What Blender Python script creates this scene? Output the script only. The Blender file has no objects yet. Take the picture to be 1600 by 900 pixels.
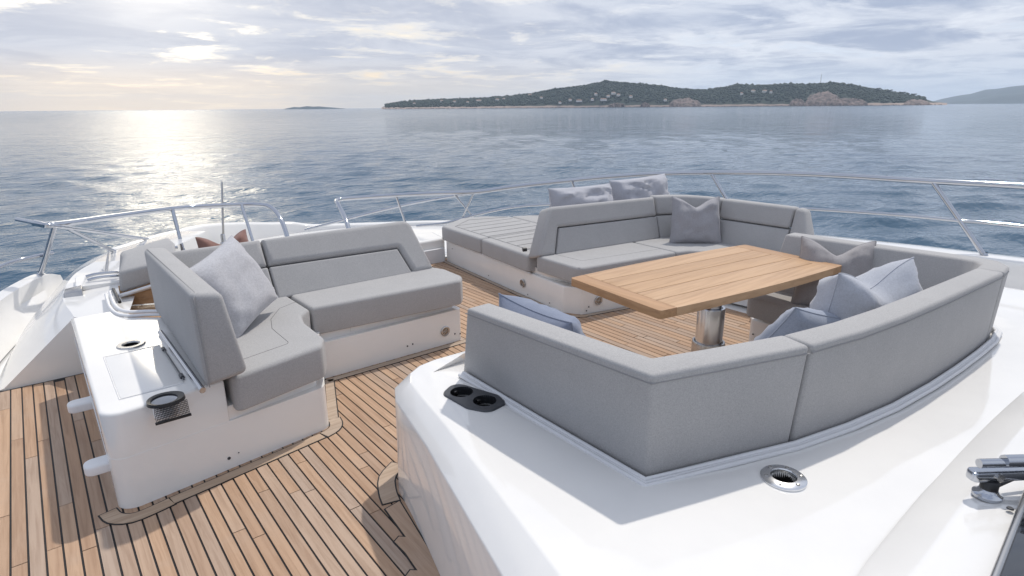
import bpy, bmesh, math, random
import numpy as np
from mathutils import Vector, Matrix, noise
R = math.radians
random.seed(7); RNG = np.random.default_rng(7)
scene = bpy.context.scene
COL = scene.collection

# ------------------------------------------------------------------ camera
cam_d = bpy.data.cameras.new('camera'); cam = bpy.data.objects.new('camera', cam_d); COL.objects.link(cam)
cam_d.sensor_width = 36.0; cam_d.lens = 36.0 * 940.0 / 1600.0
cam_d.clip_start = 0.05; cam_d.clip_end = 40000
YAW, PITCH, ROLL = R(38.5), R(16.75), R(0.45)
fw = Vector((math.sin(YAW) * math.cos(PITCH), math.cos(YAW) * math.cos(PITCH), -math.sin(PITCH)))
rt = Vector((math.cos(YAW), -math.sin(YAW), 0)); up = rt.cross(fw)
rt2 = rt * math.cos(ROLL) - up * math.sin(ROLL); up2 = rt * math.sin(ROLL) + up * math.cos(ROLL)
M3 = Matrix((rt2, up2, -fw)).transposed()
cam.matrix_world = Matrix.Translation((0, 0, 1.6)) @ M3.to_4x4()
scene.camera = cam

# ------------------------------------------------------------------ sky, sun, exposure
SUN_AZ, SUN_EL = R(69), R(60)
world = bpy.data.worlds.new('World'); scene.world = world; world.use_nodes = True
wt = world.node_tree; wt.nodes.clear()
class NT:
    """small helper for writing node trees"""
    def __init__(s, tree): s.t = tree
    def n(s, kind, **kw):
        nd = s.t.nodes.new(kind)
        for k, v in kw.items():
            if k == 'ins':
                for a, b in v.items():
                    if hasattr(b, 'is_linked') or isinstance(b, bpy.types.NodeSocket): s.t.links.new(b, nd.inputs[a])
                    else: nd.inputs[a].default_value = b
            else: setattr(nd, k, v)
        return nd
    def math(s, op, a, b=None, c=None, clamp=False):
        nd = s.t.nodes.new('ShaderNodeMath'); nd.operation = op; nd.use_clamp = clamp
        for i, v in enumerate((a, b, c)):
            if v is None: continue
            if isinstance(v, bpy.types.NodeSocket): s.t.links.new(v, nd.inputs[i])
            else: nd.inputs[i].default_value = v
        return nd.outputs[0]
    def mix(s, f, a, b, blend='MIX'):
        nd = s.t.nodes.new('ShaderNodeMix'); nd.data_type = 'RGBA'; nd.blend_type = blend
        for sock, v in ((nd.inputs[0], f), (nd.inputs[6], a), (nd.inputs[7], b)):
            if isinstance(v, bpy.types.NodeSocket): s.t.links.new(v, sock)
            else: sock.default_value = v if not isinstance(v, tuple) or len(v) == 4 else (*v, 1)
        return nd.outputs[2]
    def ramp(s, f, stops, interp='LINEAR'):
        nd = s.t.nodes.new('ShaderNodeValToRGB'); nd.color_ramp.interpolation = interp
        cr = nd.color_ramp
        while len(cr.elements) < len(stops): cr.elements.new(0.5)
        for e, (p, c) in zip(cr.elements, stops):
            e.position = p; e.color = (c, c, c, 1) if not isinstance(c, tuple) else (*c, 1)
        s.t.links.new(f, nd.inputs[0]); return nd.outputs[0]
    def noise(s, vec, scale, detail=4, rough=.55, dist=0.0):
        nd = s.n('ShaderNodeTexNoise', ins={'Scale': scale, 'Detail': detail, 'Roughness': rough, 'Distortion': dist})
        if vec is not None: s.t.links.new(vec, nd.inputs['Vector'])
        return nd.outputs[0]
    def maprange(s, v, a, b, c=0.0, d=1.0, smooth=True):
        nd = s.n('ShaderNodeMapRange'); nd.clamp = True
        if smooth: nd.interpolation_type = 'SMOOTHSTEP'
        s.t.links.new(v, nd.inputs[0])
        for i, x in enumerate((a, b, c, d)): nd.inputs[i + 1].default_value = x
        return nd.outputs[0]
    def link(s, a, b): s.t.links.new(a, b)

w = NT(wt)
sky = w.n('ShaderNodeTexSky', sky_type='NISHITA', sun_disc=False, sun_elevation=SUN_EL, sun_rotation=SUN_AZ)
sky.altitude = 0; sky.air_density = 1.2; sky.dust_density = 2.0; sky.ozone_density = 1.5
tc = w.n('ShaderNodeTexCoord')
sep = w.n('ShaderNodeSeparateXYZ', ins={0: tc.outputs['Generated']})
dx, dy, dz = sep.outputs
zc = w.math('MAXIMUM', dz, 0.0)
den = w.math('ADD', zc, 0.075)
px_ = w.math('DIVIDE', dx, den); py_ = w.math('DIVIDE', dy, den)
cv = w.n('ShaderNodeCombineXYZ', ins={0: px_, 1: py_, 2: 0.0}).outputs[0]
# bearing of the hidden evening sun behind the clouds
GA = R(9.4)
hl = w.math('SQRT', w.math('ADD', w.math('ADD', w.math('MULTIPLY', dx, dx), w.math('MULTIPLY', dy, dy)), 1e-5))
hd = w.math('DIVIDE', w.math('ADD', w.math('MULTIPLY', dx, math.sin(GA)), w.math('MULTIPLY', dy, math.cos(GA))), hl)
glow = w.math('MULTIPLY', w.maprange(hd, 0.66, 1.0), w.maprange(zc, .75, .05))          # broad
core = w.math('MULTIPLY', w.maprange(hd, 0.965, 1.0), w.maprange(zc, .45, .06))
GE = R(11.0)
gd = w.math('ADD', w.math('ADD', w.math('MULTIPLY', dx, math.sin(GA) * math.cos(GE)), w.math('MULTIPLY', dy, math.cos(GA) * math.cos(GE))), w.math('MULTIPLY', dz, math.sin(GE)))
halo = w.math('POWER', w.math('MAXIMUM', gd, 0.0), 120.0)
n1 = w.noise(cv, 1.15, 10, .66, .35)
mp = w.n('ShaderNodeMapping', ins={0: cv, 1: (5.3, 2.1, 0), 3: (.55, .8, 1)}).outputs[0]
n2 = w.noise(mp, 0.62, 6, .6, .3)
cl = w.math('ADD', w.math('MULTIPLY', n1, .62), w.math('MULTIPLY', n2, .38))
cover = w.maprange(cl, .355, .475)                      # 1 = thick cloud
edge = w.math('MULTIPLY', w.maprange(cl, .39, .435), w.maprange(cl, .50, .44))
low = w.maprange(zc, .085, .0)                          # veil on the horizon
n3 = w.noise(w.n('ShaderNodeMapping', ins={0: cv, 1: (1.7, 8.2, 3.0), 3: (.8, .9, 1)}).outputs[0], 1.3, 9, .62, .4)
thick = w.mix(w.maprange(n3, .36, .62), (.37, .43, .57, 1), (.66, .70, .79, 1))
thick = w.mix(w.math('MULTIPLY', glow, .55), thick, (.62, .62, .67, 1))
gap = w.mix(glow, (.70, .76, .86, 1), (1.02, .92, .76, 1))
gap = w.mix(w.math('MULTIPLY', glow, w.maprange(zc, .11, .02)), gap, (1.08, .88, .62, 1))
gap = w.mix(w.math('MULTIPLY', core, w.maprange(zc, .03, .12)), gap, (1.35, 1.24, 1.05, 1))
cloud = w.mix(cover, gap, thick)
cloud = w.mix(w.math('MULTIPLY', edge, .30), cloud, w.mix(glow, (.86, .88, .93, 1), (1.12, 1.04, .90, 1)))
veil = w.mix(glow, (.60, .68, .80, 1), (.90, .76, .58, 1))
veil = w.mix(core, veil, (1.35, 1.05, .68, 1))
veil_h = w.math('MULTIPLY', halo, w.math('SUBTRACT', 1.0, w.math('MULTIPLY', cover, .88)))
cloud = w.mix(w.math('MULTIPLY', low, .80), cloud, veil)
hot = w.n('ShaderNodeVectorMath', operation='SCALE', ins={0: (1.9, 1.65, 1.2), 'Scale': veil_h}).outputs[0]
cloud = w.n('ShaderNodeVectorMath', operation='ADD', ins={0: cloud, 1: hot}).outputs[0]
GS = R(15.5)   # the veiled sun itself, above the picture; its glitter lies on the water
gs_ = w.math('ADD', w.math('ADD', w.math('MULTIPLY', dx, math.sin(GA) * math.cos(GS)), w.math('MULTIPLY', dy, math.cos(GA) * math.cos(GS))), w.math('MULTIPLY', dz, math.sin(GS)))
disc = w.math('POWER', w.math('MAXIMUM', gs_, 0.0), 420.0)
cloud = w.n('ShaderNodeVectorMath', operation='ADD', ins={0: cloud, 1: w.n('ShaderNodeVectorMath', operation='SCALE', ins={0: (11.0, 9.8, 7.6), 'Scale': disc}).outputs[0]}).outputs[0]
cloud = w.mix(w.maprange(dz, -.002, -.03), cloud, (.20, .26, .34, 1))
bg1 = w.n('ShaderNodeBackground', ins={0: sky.outputs[0], 1: 0.07})
bg2 = w.n('ShaderNodeBackground', ins={0: cloud, 1: 1.08})
mx = w.n('ShaderNodeMixShader', ins={0: .93, 1: bg1.outputs[0], 2: bg2.outputs[0]})
wo = w.n('ShaderNodeOutputWorld', ins={0: mx.outputs[0]})

sd = bpy.data.lights.new('sun', 'SUN'); sd.energy = 2.35; sd.angle = R(1.2); sd.color = (1, .94, .85)
sun = bpy.data.objects.new('sun', sd); COL.objects.link(sun)
sv = Vector((math.cos(SUN_EL) * math.sin(SUN_AZ), math.cos(SUN_EL) * math.cos(SUN_AZ), math.sin(SUN_EL)))
sun.rotation_euler = sv.to_track_quat('Z', 'Y').to_euler(); sun.location = (6, 3, 8)

vs = scene.view_settings; vs.view_transform = 'Standard'; vs.look = 'None'; vs.exposure = 0.13; vs.gamma = 1.0; vs.use_curve_mapping = False
scene.render.engine = 'CYCLES'
cy = scene.cycles
cy.use_denoising = True; cy.max_bounces = 8; cy.volume_bounces = 1; cy.transparent_max_bounces = 8; cy.sample_clamp_indirect = 6

# ------------------------------------------------------------------ materials
def mat(name):
    m = bpy.data.materials.new(name); m.use_nodes = True
    t = m.node_tree; b = t.nodes['Principled BSDF']; return m, NT(t), b
def simple(name, col, rough=.4, metal=0.0, coat=0.0, var=0.0, vs_=20, bump=0.0, bs=60):
    m, t, b = mat(name)
    b.inputs['Roughness'].default_value = rough; b.inputs['Metallic'].default_value = metal; b.inputs['Coat Weight'].default_value = coat
    g = t.n('ShaderNodeNewGeometry').outputs['Position']
    if var:
        nz = t.noise(g, vs_, 4)
        c = t.mix(nz, tuple(x * (1 - var) for x in col), tuple(min(1, x * (1 + var)) for x in col)); t.link(c, b.inputs['Base Color'])
    else: b.inputs['Base Color'].default_value = (*col, 1)
    if bump:
        bp = t.n('ShaderNodeBump', ins={'Strength': bump, 'Distance': .002, 'Height': t.noise(g, bs, 3)}); t.link(bp.outputs[0], b.inputs['Normal'])
    return m
def gelcoat():
    m, t, b = mat('gelcoat'); g = t.n('ShaderNodeNewGeometry').outputs['Position']
    nz = t.noise(g, 2.2, 5, .6); nf = t.noise(g, 45, 3)
    c = t.mix(t.maprange(nz, .35, .7), (.84, .828, .805), (.80, .790, .772)); t.link(c, b.inputs['Base Color'])
    rr = t.math('ADD', t.math('MULTIPLY', nz, .12), t.math('MULTIPLY', nf, .05)); t.link(rr, b.inputs['Roughness'])
    b.inputs['Coat Weight'].default_value = .6; b.inputs['Coat Roughness'].default_value = .03
    bp = t.n('ShaderNodeBump', ins={'Strength': .22, 'Distance': .02, 'Height': t.noise(g, 1.9, 2)}); t.link(bp.outputs[0], b.inputs['Normal'])
    return m
def fabric(name, c1, c2, weave=420., crumple=.25, sheen=.25, blotch=7.):
    m, t, b = mat(name); tcn = t.n('ShaderNodeTexCoord').outputs['Object']; g = t.n('ShaderNodeNewGeometry').outputs['Position']
    wv = t.n('ShaderNodeTexNoise', ins={'Vector': g, 'Scale': weave, 'Detail': 2.0}).outputs[0]
    sp = t.n('ShaderNodeTexNoise', ins={'Vector': g, 'Scale': weave * .38, 'Detail': 3.0, 'Roughness': .7}).outputs[0]
    bl = t.noise(g, blotch, 4, .6)
    f = t.math('ADD', t.math('ADD', t.math('MULTIPLY', wv, .42), t.math('MULTIPLY', sp, .48)), t.math('MULTIPLY', bl, .10))
    c = t.mix(t.maprange(f, .36, .64, smooth=False), c1, c2); t.link(c, b.inputs['Base Color'])
    b.inputs['Roughness'].default_value = .9; b.inputs['Sheen Weight'].default_value = sheen; b.inputs['Specular IOR Level'].default_value = .15
    h = t.math('ADD', t.math('MULTIPLY', wv, .10), t.math('MULTIPLY', t.noise(g, 9, 4), crumple))
    bp = t.n('ShaderNodeBump', ins={'Strength': .55, 'Distance': .012, 'Height': h}); t.link(bp.outputs[0], b.inputs['Normal'])
    return m
def teak(name, a, b_, c_, objrand=True, axis=1, rough=.62, gs=1.0):
    m, t, b = mat(name); g = t.n('ShaderNodeNewGeometry').outputs['Position']
    rnd = t.n('ShaderNodeObjectInfo').outputs['Random']
    off = t.n('ShaderNodeCombineXYZ', ins={0: t.math('MULTIPLY', rnd, 37.0), 1: t.math('MULTIPLY', rnd, 91.0), 2: 0.0}).outputs[0]
    p = t.n('ShaderNodeVectorMath', operation='ADD', ins={0: g, 1: off}).outputs[0]
    sc = [55 * gs, 55 * gs, 55 * gs]; sc[axis] = 2.6 * gs
    mpn = t.n('ShaderNodeMapping', ins={0: p, 3: tuple(sc)}).outputs[0]
    gr = t.noise(mpn, 1.0, 6, .62, .6)
    sc2 = [14 * gs] * 3; sc2[axis] = 1.2 * gs
    gr2 = t.noise(t.n('ShaderNodeMapping', ins={0: p, 3: tuple(sc2)}).outputs[0], 1.0, 3, .5, 1.0)
    st = t.noise(p, 3.3, 5, .6)
    tone = t.ramp(rnd, [(0, a), (.35, b_), (.62, a), (.8, c_), (1, b_)], 'CONSTANT') if False else t.ramp(rnd, [(0, a), (.3, b_), (.55, a), (.78, c_), (1, b_)])
    dark = t.mix(1.0, tone, (.78, .74, .71), 'MULTIPLY')
    col = t.mix(t.maprange(gr, .38, .68), tone, dark)
    col = t.mix(t.math('MULTIPLY', t.maprange(gr2, .45, .7), .35), col, t.mix(1.0, tone, (1.14, 1.12, 1.10), 'MULTIPLY'))
    col = t.mix(t.math('MULTIPLY', t.maprange(st, .5, .75), .35), col, c_)
    t.link(col, b.inputs['Base Color']); b.inputs['Roughness'].default_value = rough; b.inputs['Specular IOR Level'].default_value = .35
    bp = t.n('ShaderNodeBump', ins={'Strength': .3, 'Distance': .002, 'Height': gr}); t.link(bp.outputs[0], b.inputs['Normal'])
    return m
M = {}
M['gel'] = gelcoat()
M['plastic'] = simple('white_plastic', (.78, .785, .80), .35, var=.04)
M['fab'] = fabric('upholstery', (.320, .316, .318), (.470, .463, .460), 520, .05, .15)
M['seam'] = simple('seam_thread', (.10, .10, .105), .9)
M['piping'] = simple('piping_cord', (.31, .305, .305), .9)
M['teak'] = teak('teak_plank', (.415, .272, .18), (.50, .338, .226), (.425, .325, .255))
M['margin'] = teak('teak_margin', (.46, .345, .25), (.48, .36, .26), (.45, .37, .30), axis=0)
M['tteak'] = teak('table_teak', (.50, .315, .175), (.56, .365, .215), (.48, .305, .175), axis=0, rough=.45, gs=.7)
M['tteak2'] = teak('table_teak_cross', (.47, .28, .15), (.50, .30, .16), (.44, .27, .15), axis=1, rough=.45, gs=.7)
M['caulk'] = simple('black_caulk', (.012, .012, .013), .6)
M['steel'] = simple('stainless_steel', (.50, .52, .56), .07, 1.0, var=.05, vs_=6)
M['brushed'] = simple('brushed_steel', (.52, .51, .50), .26, 1.0, var=.08, vs_=9)
M['bright'] = simple('satin_steel', (.72, .73, .75), .22, 1.0, var=.05, vs_=9)
M['black'] = simple('black_plastic', (.018, .019, .022), .38, var=.1)
M['darkgrey'] = simple('dark_grey_plastic', (.055, .058, .066), .42, var=.1)
M['hole'] = simple('dark_interior', (.006, .006, .007), .5)
M['glass'] = simple('tinted_glass', (.012, .014, .018), .03, coat=1.0)
M['rubber'] = simple('grey_rubber', (.70, .705, .72), .5, var=.05)
def pfab(name, c, v=.12, weave=300, cr=.35): return fabric(name, tuple(x * (1 - v) for x in c), tuple(x * (1 + v) for x in c), weave, cr, .3, 11)
M['p_silver'] = pfab('pillow_silver', (.46, .46, .485), .15, 210, .5)
M['p_brown'] = pfab('pillow_brown', (.235, .130, .108), .14)
M['p_lav'] = pfab('pillow_lavender', (.415, .42, .46))
M['p_grey'] = pfab('pillow_grey', (.33, .325, .345), .16)
M['p_taupe'] = pfab('pillow_taupe', (.31, .295, .30))
M['p_paleblue'] = pfab('pillow_pale_blue', (.43, .45, .50))
M['p_blue'] = pfab('pillow_blue', (.29, .325, .40))
M['p_navy'] = pfab('pillow_slate_blue', (.19, .22, .30))

# ------------------------------------------------------------------ helpers
def tag(o, label=None, cat=None, group=None, kind=None):
    if label: o['label'] = label
    if cat: o['category'] = cat
    if group: o['group'] = group
    if kind: o['kind'] = kind
    return o
def link(o, parent=None):
    COL.objects.link(o)
    if parent is not None: o.parent = parent
    return o
def empty(name, loc=(0, 0, 0), **kw):
    o = bpy.data.objects.new(name, None); o.empty_display_size = .1; o.location = loc; link(o); return tag(o, **kw)
def local(o, parent):
    """parent keeps world coordinates of the mesh: the roots stand at their base, so shift the mesh data"""
    if parent is None: return
    off = Vector((0, 0, 0)); p = parent
    while p is not None: off += p.location; p = p.parent
    o.data.transform(Matrix.Translation(-off))
def add(name, bm, m, parent=None, smooth=None):
    me = bpy.data.meshes.new(name); bm.normal_update(); bm.to_mesh(me); bm.free()
    me.materials.append(m)
    if smooth is not None:
        for p in me.polygons:
            p.use_smooth = len(p.vertices) < 5 and p.material_index == 0
            p.material_index = 0
        if smooth < 179: me.set_sharp_from_angle(angle=R(smooth))
    o = bpy.data.objects.new(name, me); link(o, parent); local(o, parent); return o
def bevel(bm, r, segs=3, ang=30):
    es = [e for e in bm.edges if len(e.link_faces) == 2 and e.calc_face_angle(0) > R(ang)]
    if es and r > 0: bmesh.ops.bevel(bm, geom=es, offset=r, offset_type='OFFSET', segments=segs, profile=.5, affect='EDGES', clamp_overlap=True)
def fillet(pts, rad, n=5):
    """round the corners of a closed 2-D polygon; rad is one number or a list"""
    out = []; N = len(pts)
    for i, p in enumerate(pts):
        r = rad[i] if isinstance(rad, (list, tuple)) else rad
        a = Vector(pts[i - 1]); b = Vector(p); c = Vector(pts[(i + 1) % N])
        if r <= 0: out.append(tuple(b)); continue
        u = (a - b); v = (c - b); lu, lv = u.length, v.length; u.normalize(); v.normalize()
        ang = math.acos(max(-1, min(1, u.dot(v))))
        if ang > R(176): out.append(tuple(b)); continue
        d = min(r / math.tan(ang / 2), lu * .48, lv * .48); r = d * math.tan(ang / 2)
        p0, p1 = b + u * d, b + v * d
        cen = b + (u + v).normalized() * (r / math.sin(ang / 2))
        a0 = math.atan2(*(p0 - cen).yx); a1 = math.atan2(*(p1 - cen).yx)
        da = (a1 - a0 + math.pi) % (2 * math.pi) - math.pi
        for k in range(n + 1):
            t = a0 + da * k / n; out.append((cen.x + r * math.cos(t), cen.y + r * math.sin(t)))
    return out
def area(p): return .5 * sum(p[i - 1][0] * p[i][1] - p[i][0] * p[i - 1][1] for i in range(len(p)))
def offset(poly, d):
    """inset (d>0) a counter-clockwise polygon"""
    N = len(poly); out = []
    for i in range(N):
        a = Vector(poly[i - 1]); b = Vector(poly[i]); c = Vector(poly[(i + 1) % N])
        e1 = (b - a); e2 = (c - b)
        if e1.length < 1e-7: e1 = e2
        if e2.length < 1e-7: e2 = e1
        e1.normalize(); e2.normalize()
        n1 = Vector((-e1.y, e1.x)); n2 = Vector((-e2.y, e2.x)); n = n1 + n2
        if n.length < 1e-6: n = n1
        n.normalize(); k = d / max(.35, n.dot(n1)); out.append(tuple(b + n * k))
    # runs of edges that turned round (a corner tighter than the inset) collapse to one point
    for _ in range(5):
        dots = [(Vector(out[(i + 1) % N]) - Vector(out[i])).dot(Vector(poly[(i + 1) % N]) - Vector(poly[i])) for i in range(N)]
        bad = [q <= 1e-12 for q in dots]
        if not any(q < -1e-12 for q in dots) or all(bad): break
        st = next(i for i in range(N) if not bad[i] and not bad[i - 1]) if any(not bad[i] and not bad[i - 1] for i in range(N)) else next(i for i in range(N) if not bad[i])
        i = st; src = list(out)
        while i < st + N:
            if bad[i % N]:
                j = i
                while bad[(j + 1) % N]: j += 1
                p0, p1 = Vector(src[(i - 1) % N]), Vector(src[i % N]); q0, q1 = Vector(src[(j + 1) % N]), Vector(src[(j + 2) % N])
                d1, d2 = p1 - p0, q1 - q0; cr_ = d1.x * d2.y - d1.y * d2.x
                if abs(cr_) > 1e-10:
                    tt = ((q0.x - p0.x) * d2.y - (q0.y - p0.y) * d2.x) / cr_; X_ = p0 + d1 * tt
                    if (X_ - (p1 + q0) / 2).length > 6 * abs(d): X_ = (p1 + q0) / 2
                else: X_ = (p1 + q0) / 2
                for k in range(i, j + 2): out[k % N] = tuple(X_)
                i = j + 1
            else: i += 1
    return out
def slab_bm(poly, O=(0, 0, 0), U=(1, 0, 0), V=(0, 1, 0), w0=0.0, w1=1.0, top=0.0, bot=0.0, seg=4, bm=None, dome=0.0):
    """extrude polygon (in plane O,U,V) along U x V from w0 to w1, rounding the rims by top/bot"""
    if area(poly) < 0: poly = poly[::-1]
    bm = bm or bmesh.new(); O = Vector(O); U = Vector(U).normalized(); V = Vector(V).normalized(); W = U.cross(V).normalized()
    rings = []
    if bot > 0: rings += [(w0 + bot * (1 - math.sin(math.pi / 2 * k / seg)), bot * (1 - math.cos(math.pi / 2 * k / seg))) for k in range(seg, 0, -1)]
    rings.append((w0 + bot, 0)) if bot > 0 else rings.append((w0, 0))
    rings.append((w1 - top, 0))
    if top > 0: rings += [(w1 - top * (1 - math.sin(math.pi / 2 * k / seg)), top * (1 - math.cos(math.pi / 2 * k / seg))) for k in range(1, seg + 1)]
    if top > .004: rings.append((w1, top + .003))
    vs_ = []
    for wz, ins in rings:
        pp = offset(poly, ins) if ins > 0 else poly
        vs_.append([bm.verts.new(O + U * x + V * y + W * wz) for x, y in pp])
    N = len(poly)
    for a, b in zip(vs_[:-1], vs_[1:]):
        for i in range(N): bm.faces.new((a[i - 1], a[i], b[i], b[i - 1]))
    ct = bm.faces.new(vs_[-1]); cb = bm.faces.new(vs_[0][::-1]); ct.material_index = 1; cb.material_index = 2
    bmesh.ops.remove_doubles(bm, verts=bm.verts, dist=1e-5)
    # drop slivers that fold back at corners tighter than the rim
    caps = bmesh.ops.triangulate(bm, faces=[f_ for f_ in bm.faces if f_.material_index])['faces']
    bm.normal_update(); fold = [f_ for f_ in caps if f_.normal.dot(W if f_.material_index == 1 else -W) < 0]
    if fold: bmesh.ops.delete(bm, geom=fold, context='FACES_ONLY')
    for f_ in bm.faces: f_.smooth = f_.material_index == 0
    return bm
def slab(name, poly, m, parent=None, smooth=40, **kw): return add(name, slab_bm(poly, **kw), m, parent, smooth)
def box_bm(x0, x1, y0, y1, z0, z1, r=0.0, segs=2, bm=None):
    bm2 = bmesh.new()
    bmesh.ops.create_cube(bm2, size=1.0, matrix=Matrix.Translation(((x0 + x1) / 2, (y0 + y1) / 2, (z0 + z1) / 2)) @ Matrix.Diagonal((x1 - x0, y1 - y0, z1 - z0, 1)))
    if r > 0: bevel(bm2, r, segs)
    if bm is None: return bm2
    me = bpy.data.meshes.new('tmp'); bm2.to_mesh(me); bm.from_mesh(me); bpy.data.meshes.remove(me); bm2.free(); return bm
def catmull(pts, n):
    P = [Vector(p) for p in pts]; out = []
    for i in range(len(P) - 1):
        a = P[i - 1] if i else P[0] * 2 - P[1]; b, c = P[i], P[i + 1]; d = P[i + 2] if i + 2 < len(P) else P[-1] * 2 - P[-2]
        for k in range(n):
            t = k / n
            out.append(.5 * ((2 * b) + (c - a) * t + (2 * a - 5 * b + 4 * c - d) * t * t + (3 * b - a - 3 * c + d) * t ** 3))
    out.append(P[-1]); return out
def tube_bm(pts, r, n=10, bm=None, smooth_n=0, cap=True, ball=False):
    bm = bm or bmesh.new(); P = [Vector(p) for p in pts]
    if smooth_n: P = catmull(P, smooth_n)
    T = []
    for i in range(len(P)):
        t = (P[min(i + 1, len(P) - 1)] - P[max(i - 1, 0)]); T.append(t.normalized())
    nrm = T[0].orthogonal().normalized(); rings = []
    for i, p in enumerate(P):
        nrm = (nrm - T[i] * nrm.dot(T[i])).normalized(); bi = T[i].cross(nrm)
        rr = r[i] if isinstance(r, (list, tuple)) else r
        rings.append([bm.verts.new(p + (nrm * math.cos(2 * math.pi * k / n) + bi * math.sin(2 * math.pi * k / n)) * rr) for k in range(n)])
    for a, b in zip(rings[:-1], rings[1:]):
        for k in range(n): bm.faces.new((a[k - 1], a[k], b[k], b[k - 1]))
    if cap: bm.faces.new(rings[0][::-1]); bm.faces.new(rings[-1])
    return bm
def tube(name, pts, r, m, parent=None, n=10, smooth_n=0): return add(name, tube_bm(pts, r, n, None, smooth_n), m, parent, 60)
def lathe_bm(prof, cx, cy, n=32, bm=None, axis=None):
    """revolve (radius, height) pairs; a closed profile gives a ring"""
    bm = bm or bmesh.new(); rings = []
    for r, z in prof:
        if r < 1e-6: rings.append([bm.verts.new((cx, cy, z))])
        else: rings.append([bm.verts.new((cx + r * math.cos(2 * math.pi * k / n), cy + r * math.sin(2 * math.pi * k / n), z)) for k in range(n)])
    for a, b in zip(rings[:-1], rings[1:]):
        for k in range(n):
            if len(a) == 1 and len(b) == 1: continue
            if len(a) == 1: bm.faces.new((a[0], b[k - 1], b[k])) if False else bm.faces.new((a[0], b[k], b[k - 1]))
            elif len(b) == 1: bm.faces.new((a[k - 1], a[k], b[0]))
            else: bm.faces.new((a[k - 1], a[k], b[k], b[k - 1]))
    return bm
def loft_bm(rails, r=.02, segs=3, ang=30):
    """closed tube through several rails (each a list of points of equal length), capped, edges rounded"""
    bm = bmesh.new(); n = len(rails); L = len(rails[0])
    V = [[bm.verts.new(Vector(p)) for p in rail] for rail in rails]
    for j in range(L - 1):
        for i in range(n): bm.faces.new((V[i - 1][j], V[i][j], V[i][j + 1], V[i - 1][j + 1]))
    bm.faces.new([V[i][0] for i in range(n)]); bm.faces.new([V[i][-1] for i in range(n)][::-1])
    bmesh.ops.recalc_face_normals(bm, faces=bm.faces)
    bevel(bm, r, segs, ang); return bm
def grid_bm(rows, bm=None):
    bm = bm or bmesh.new(); V = [[bm.verts.new(Vector(p)) for p in row] for row in rows]
    for a, b in zip(V[:-1], V[1:]):
        for k in range(len(a) - 1): bm.faces.new((a[k], a[k + 1], b[k + 1], b[k]))
    return bm
def cut(o, cutters):
    """bore real holes: boolean difference, applied, cutters removed"""
    bm = bmesh.new()
    for (x, y, z0, z1, r) in cutters:
        bmesh.ops.create_cone(bm, cap_ends=True, segments=40, radius1=r, radius2=r, depth=z1 - z0, matrix=Matrix.Translation((x, y, (z0 + z1) / 2)))
    me = bpy.data.meshes.new('cut'); bm.to_mesh(me); bm.free(); c = bpy.data.objects.new('cut', me); COL.objects.link(c)
    p = o
    off = Vector((0, 0, 0))
    while p is not None: off += p.location; p = p.parent
    md = o.modifiers.new('b', 'BOOLEAN'); md.object = c; md.operation = 'DIFFERENCE'; md.solver = 'EXACT'
    bpy.context.view_layer.update()
    dg = bpy.context.evaluated_depsgraph_get(); new = bpy.data.meshes.new_from_object(o.evaluated_get(dg), depsgraph=dg)
    o.modifiers.clear(); o.data = new; bpy.data.objects.remove(c); bpy.data.meshes.remove(me)
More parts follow.
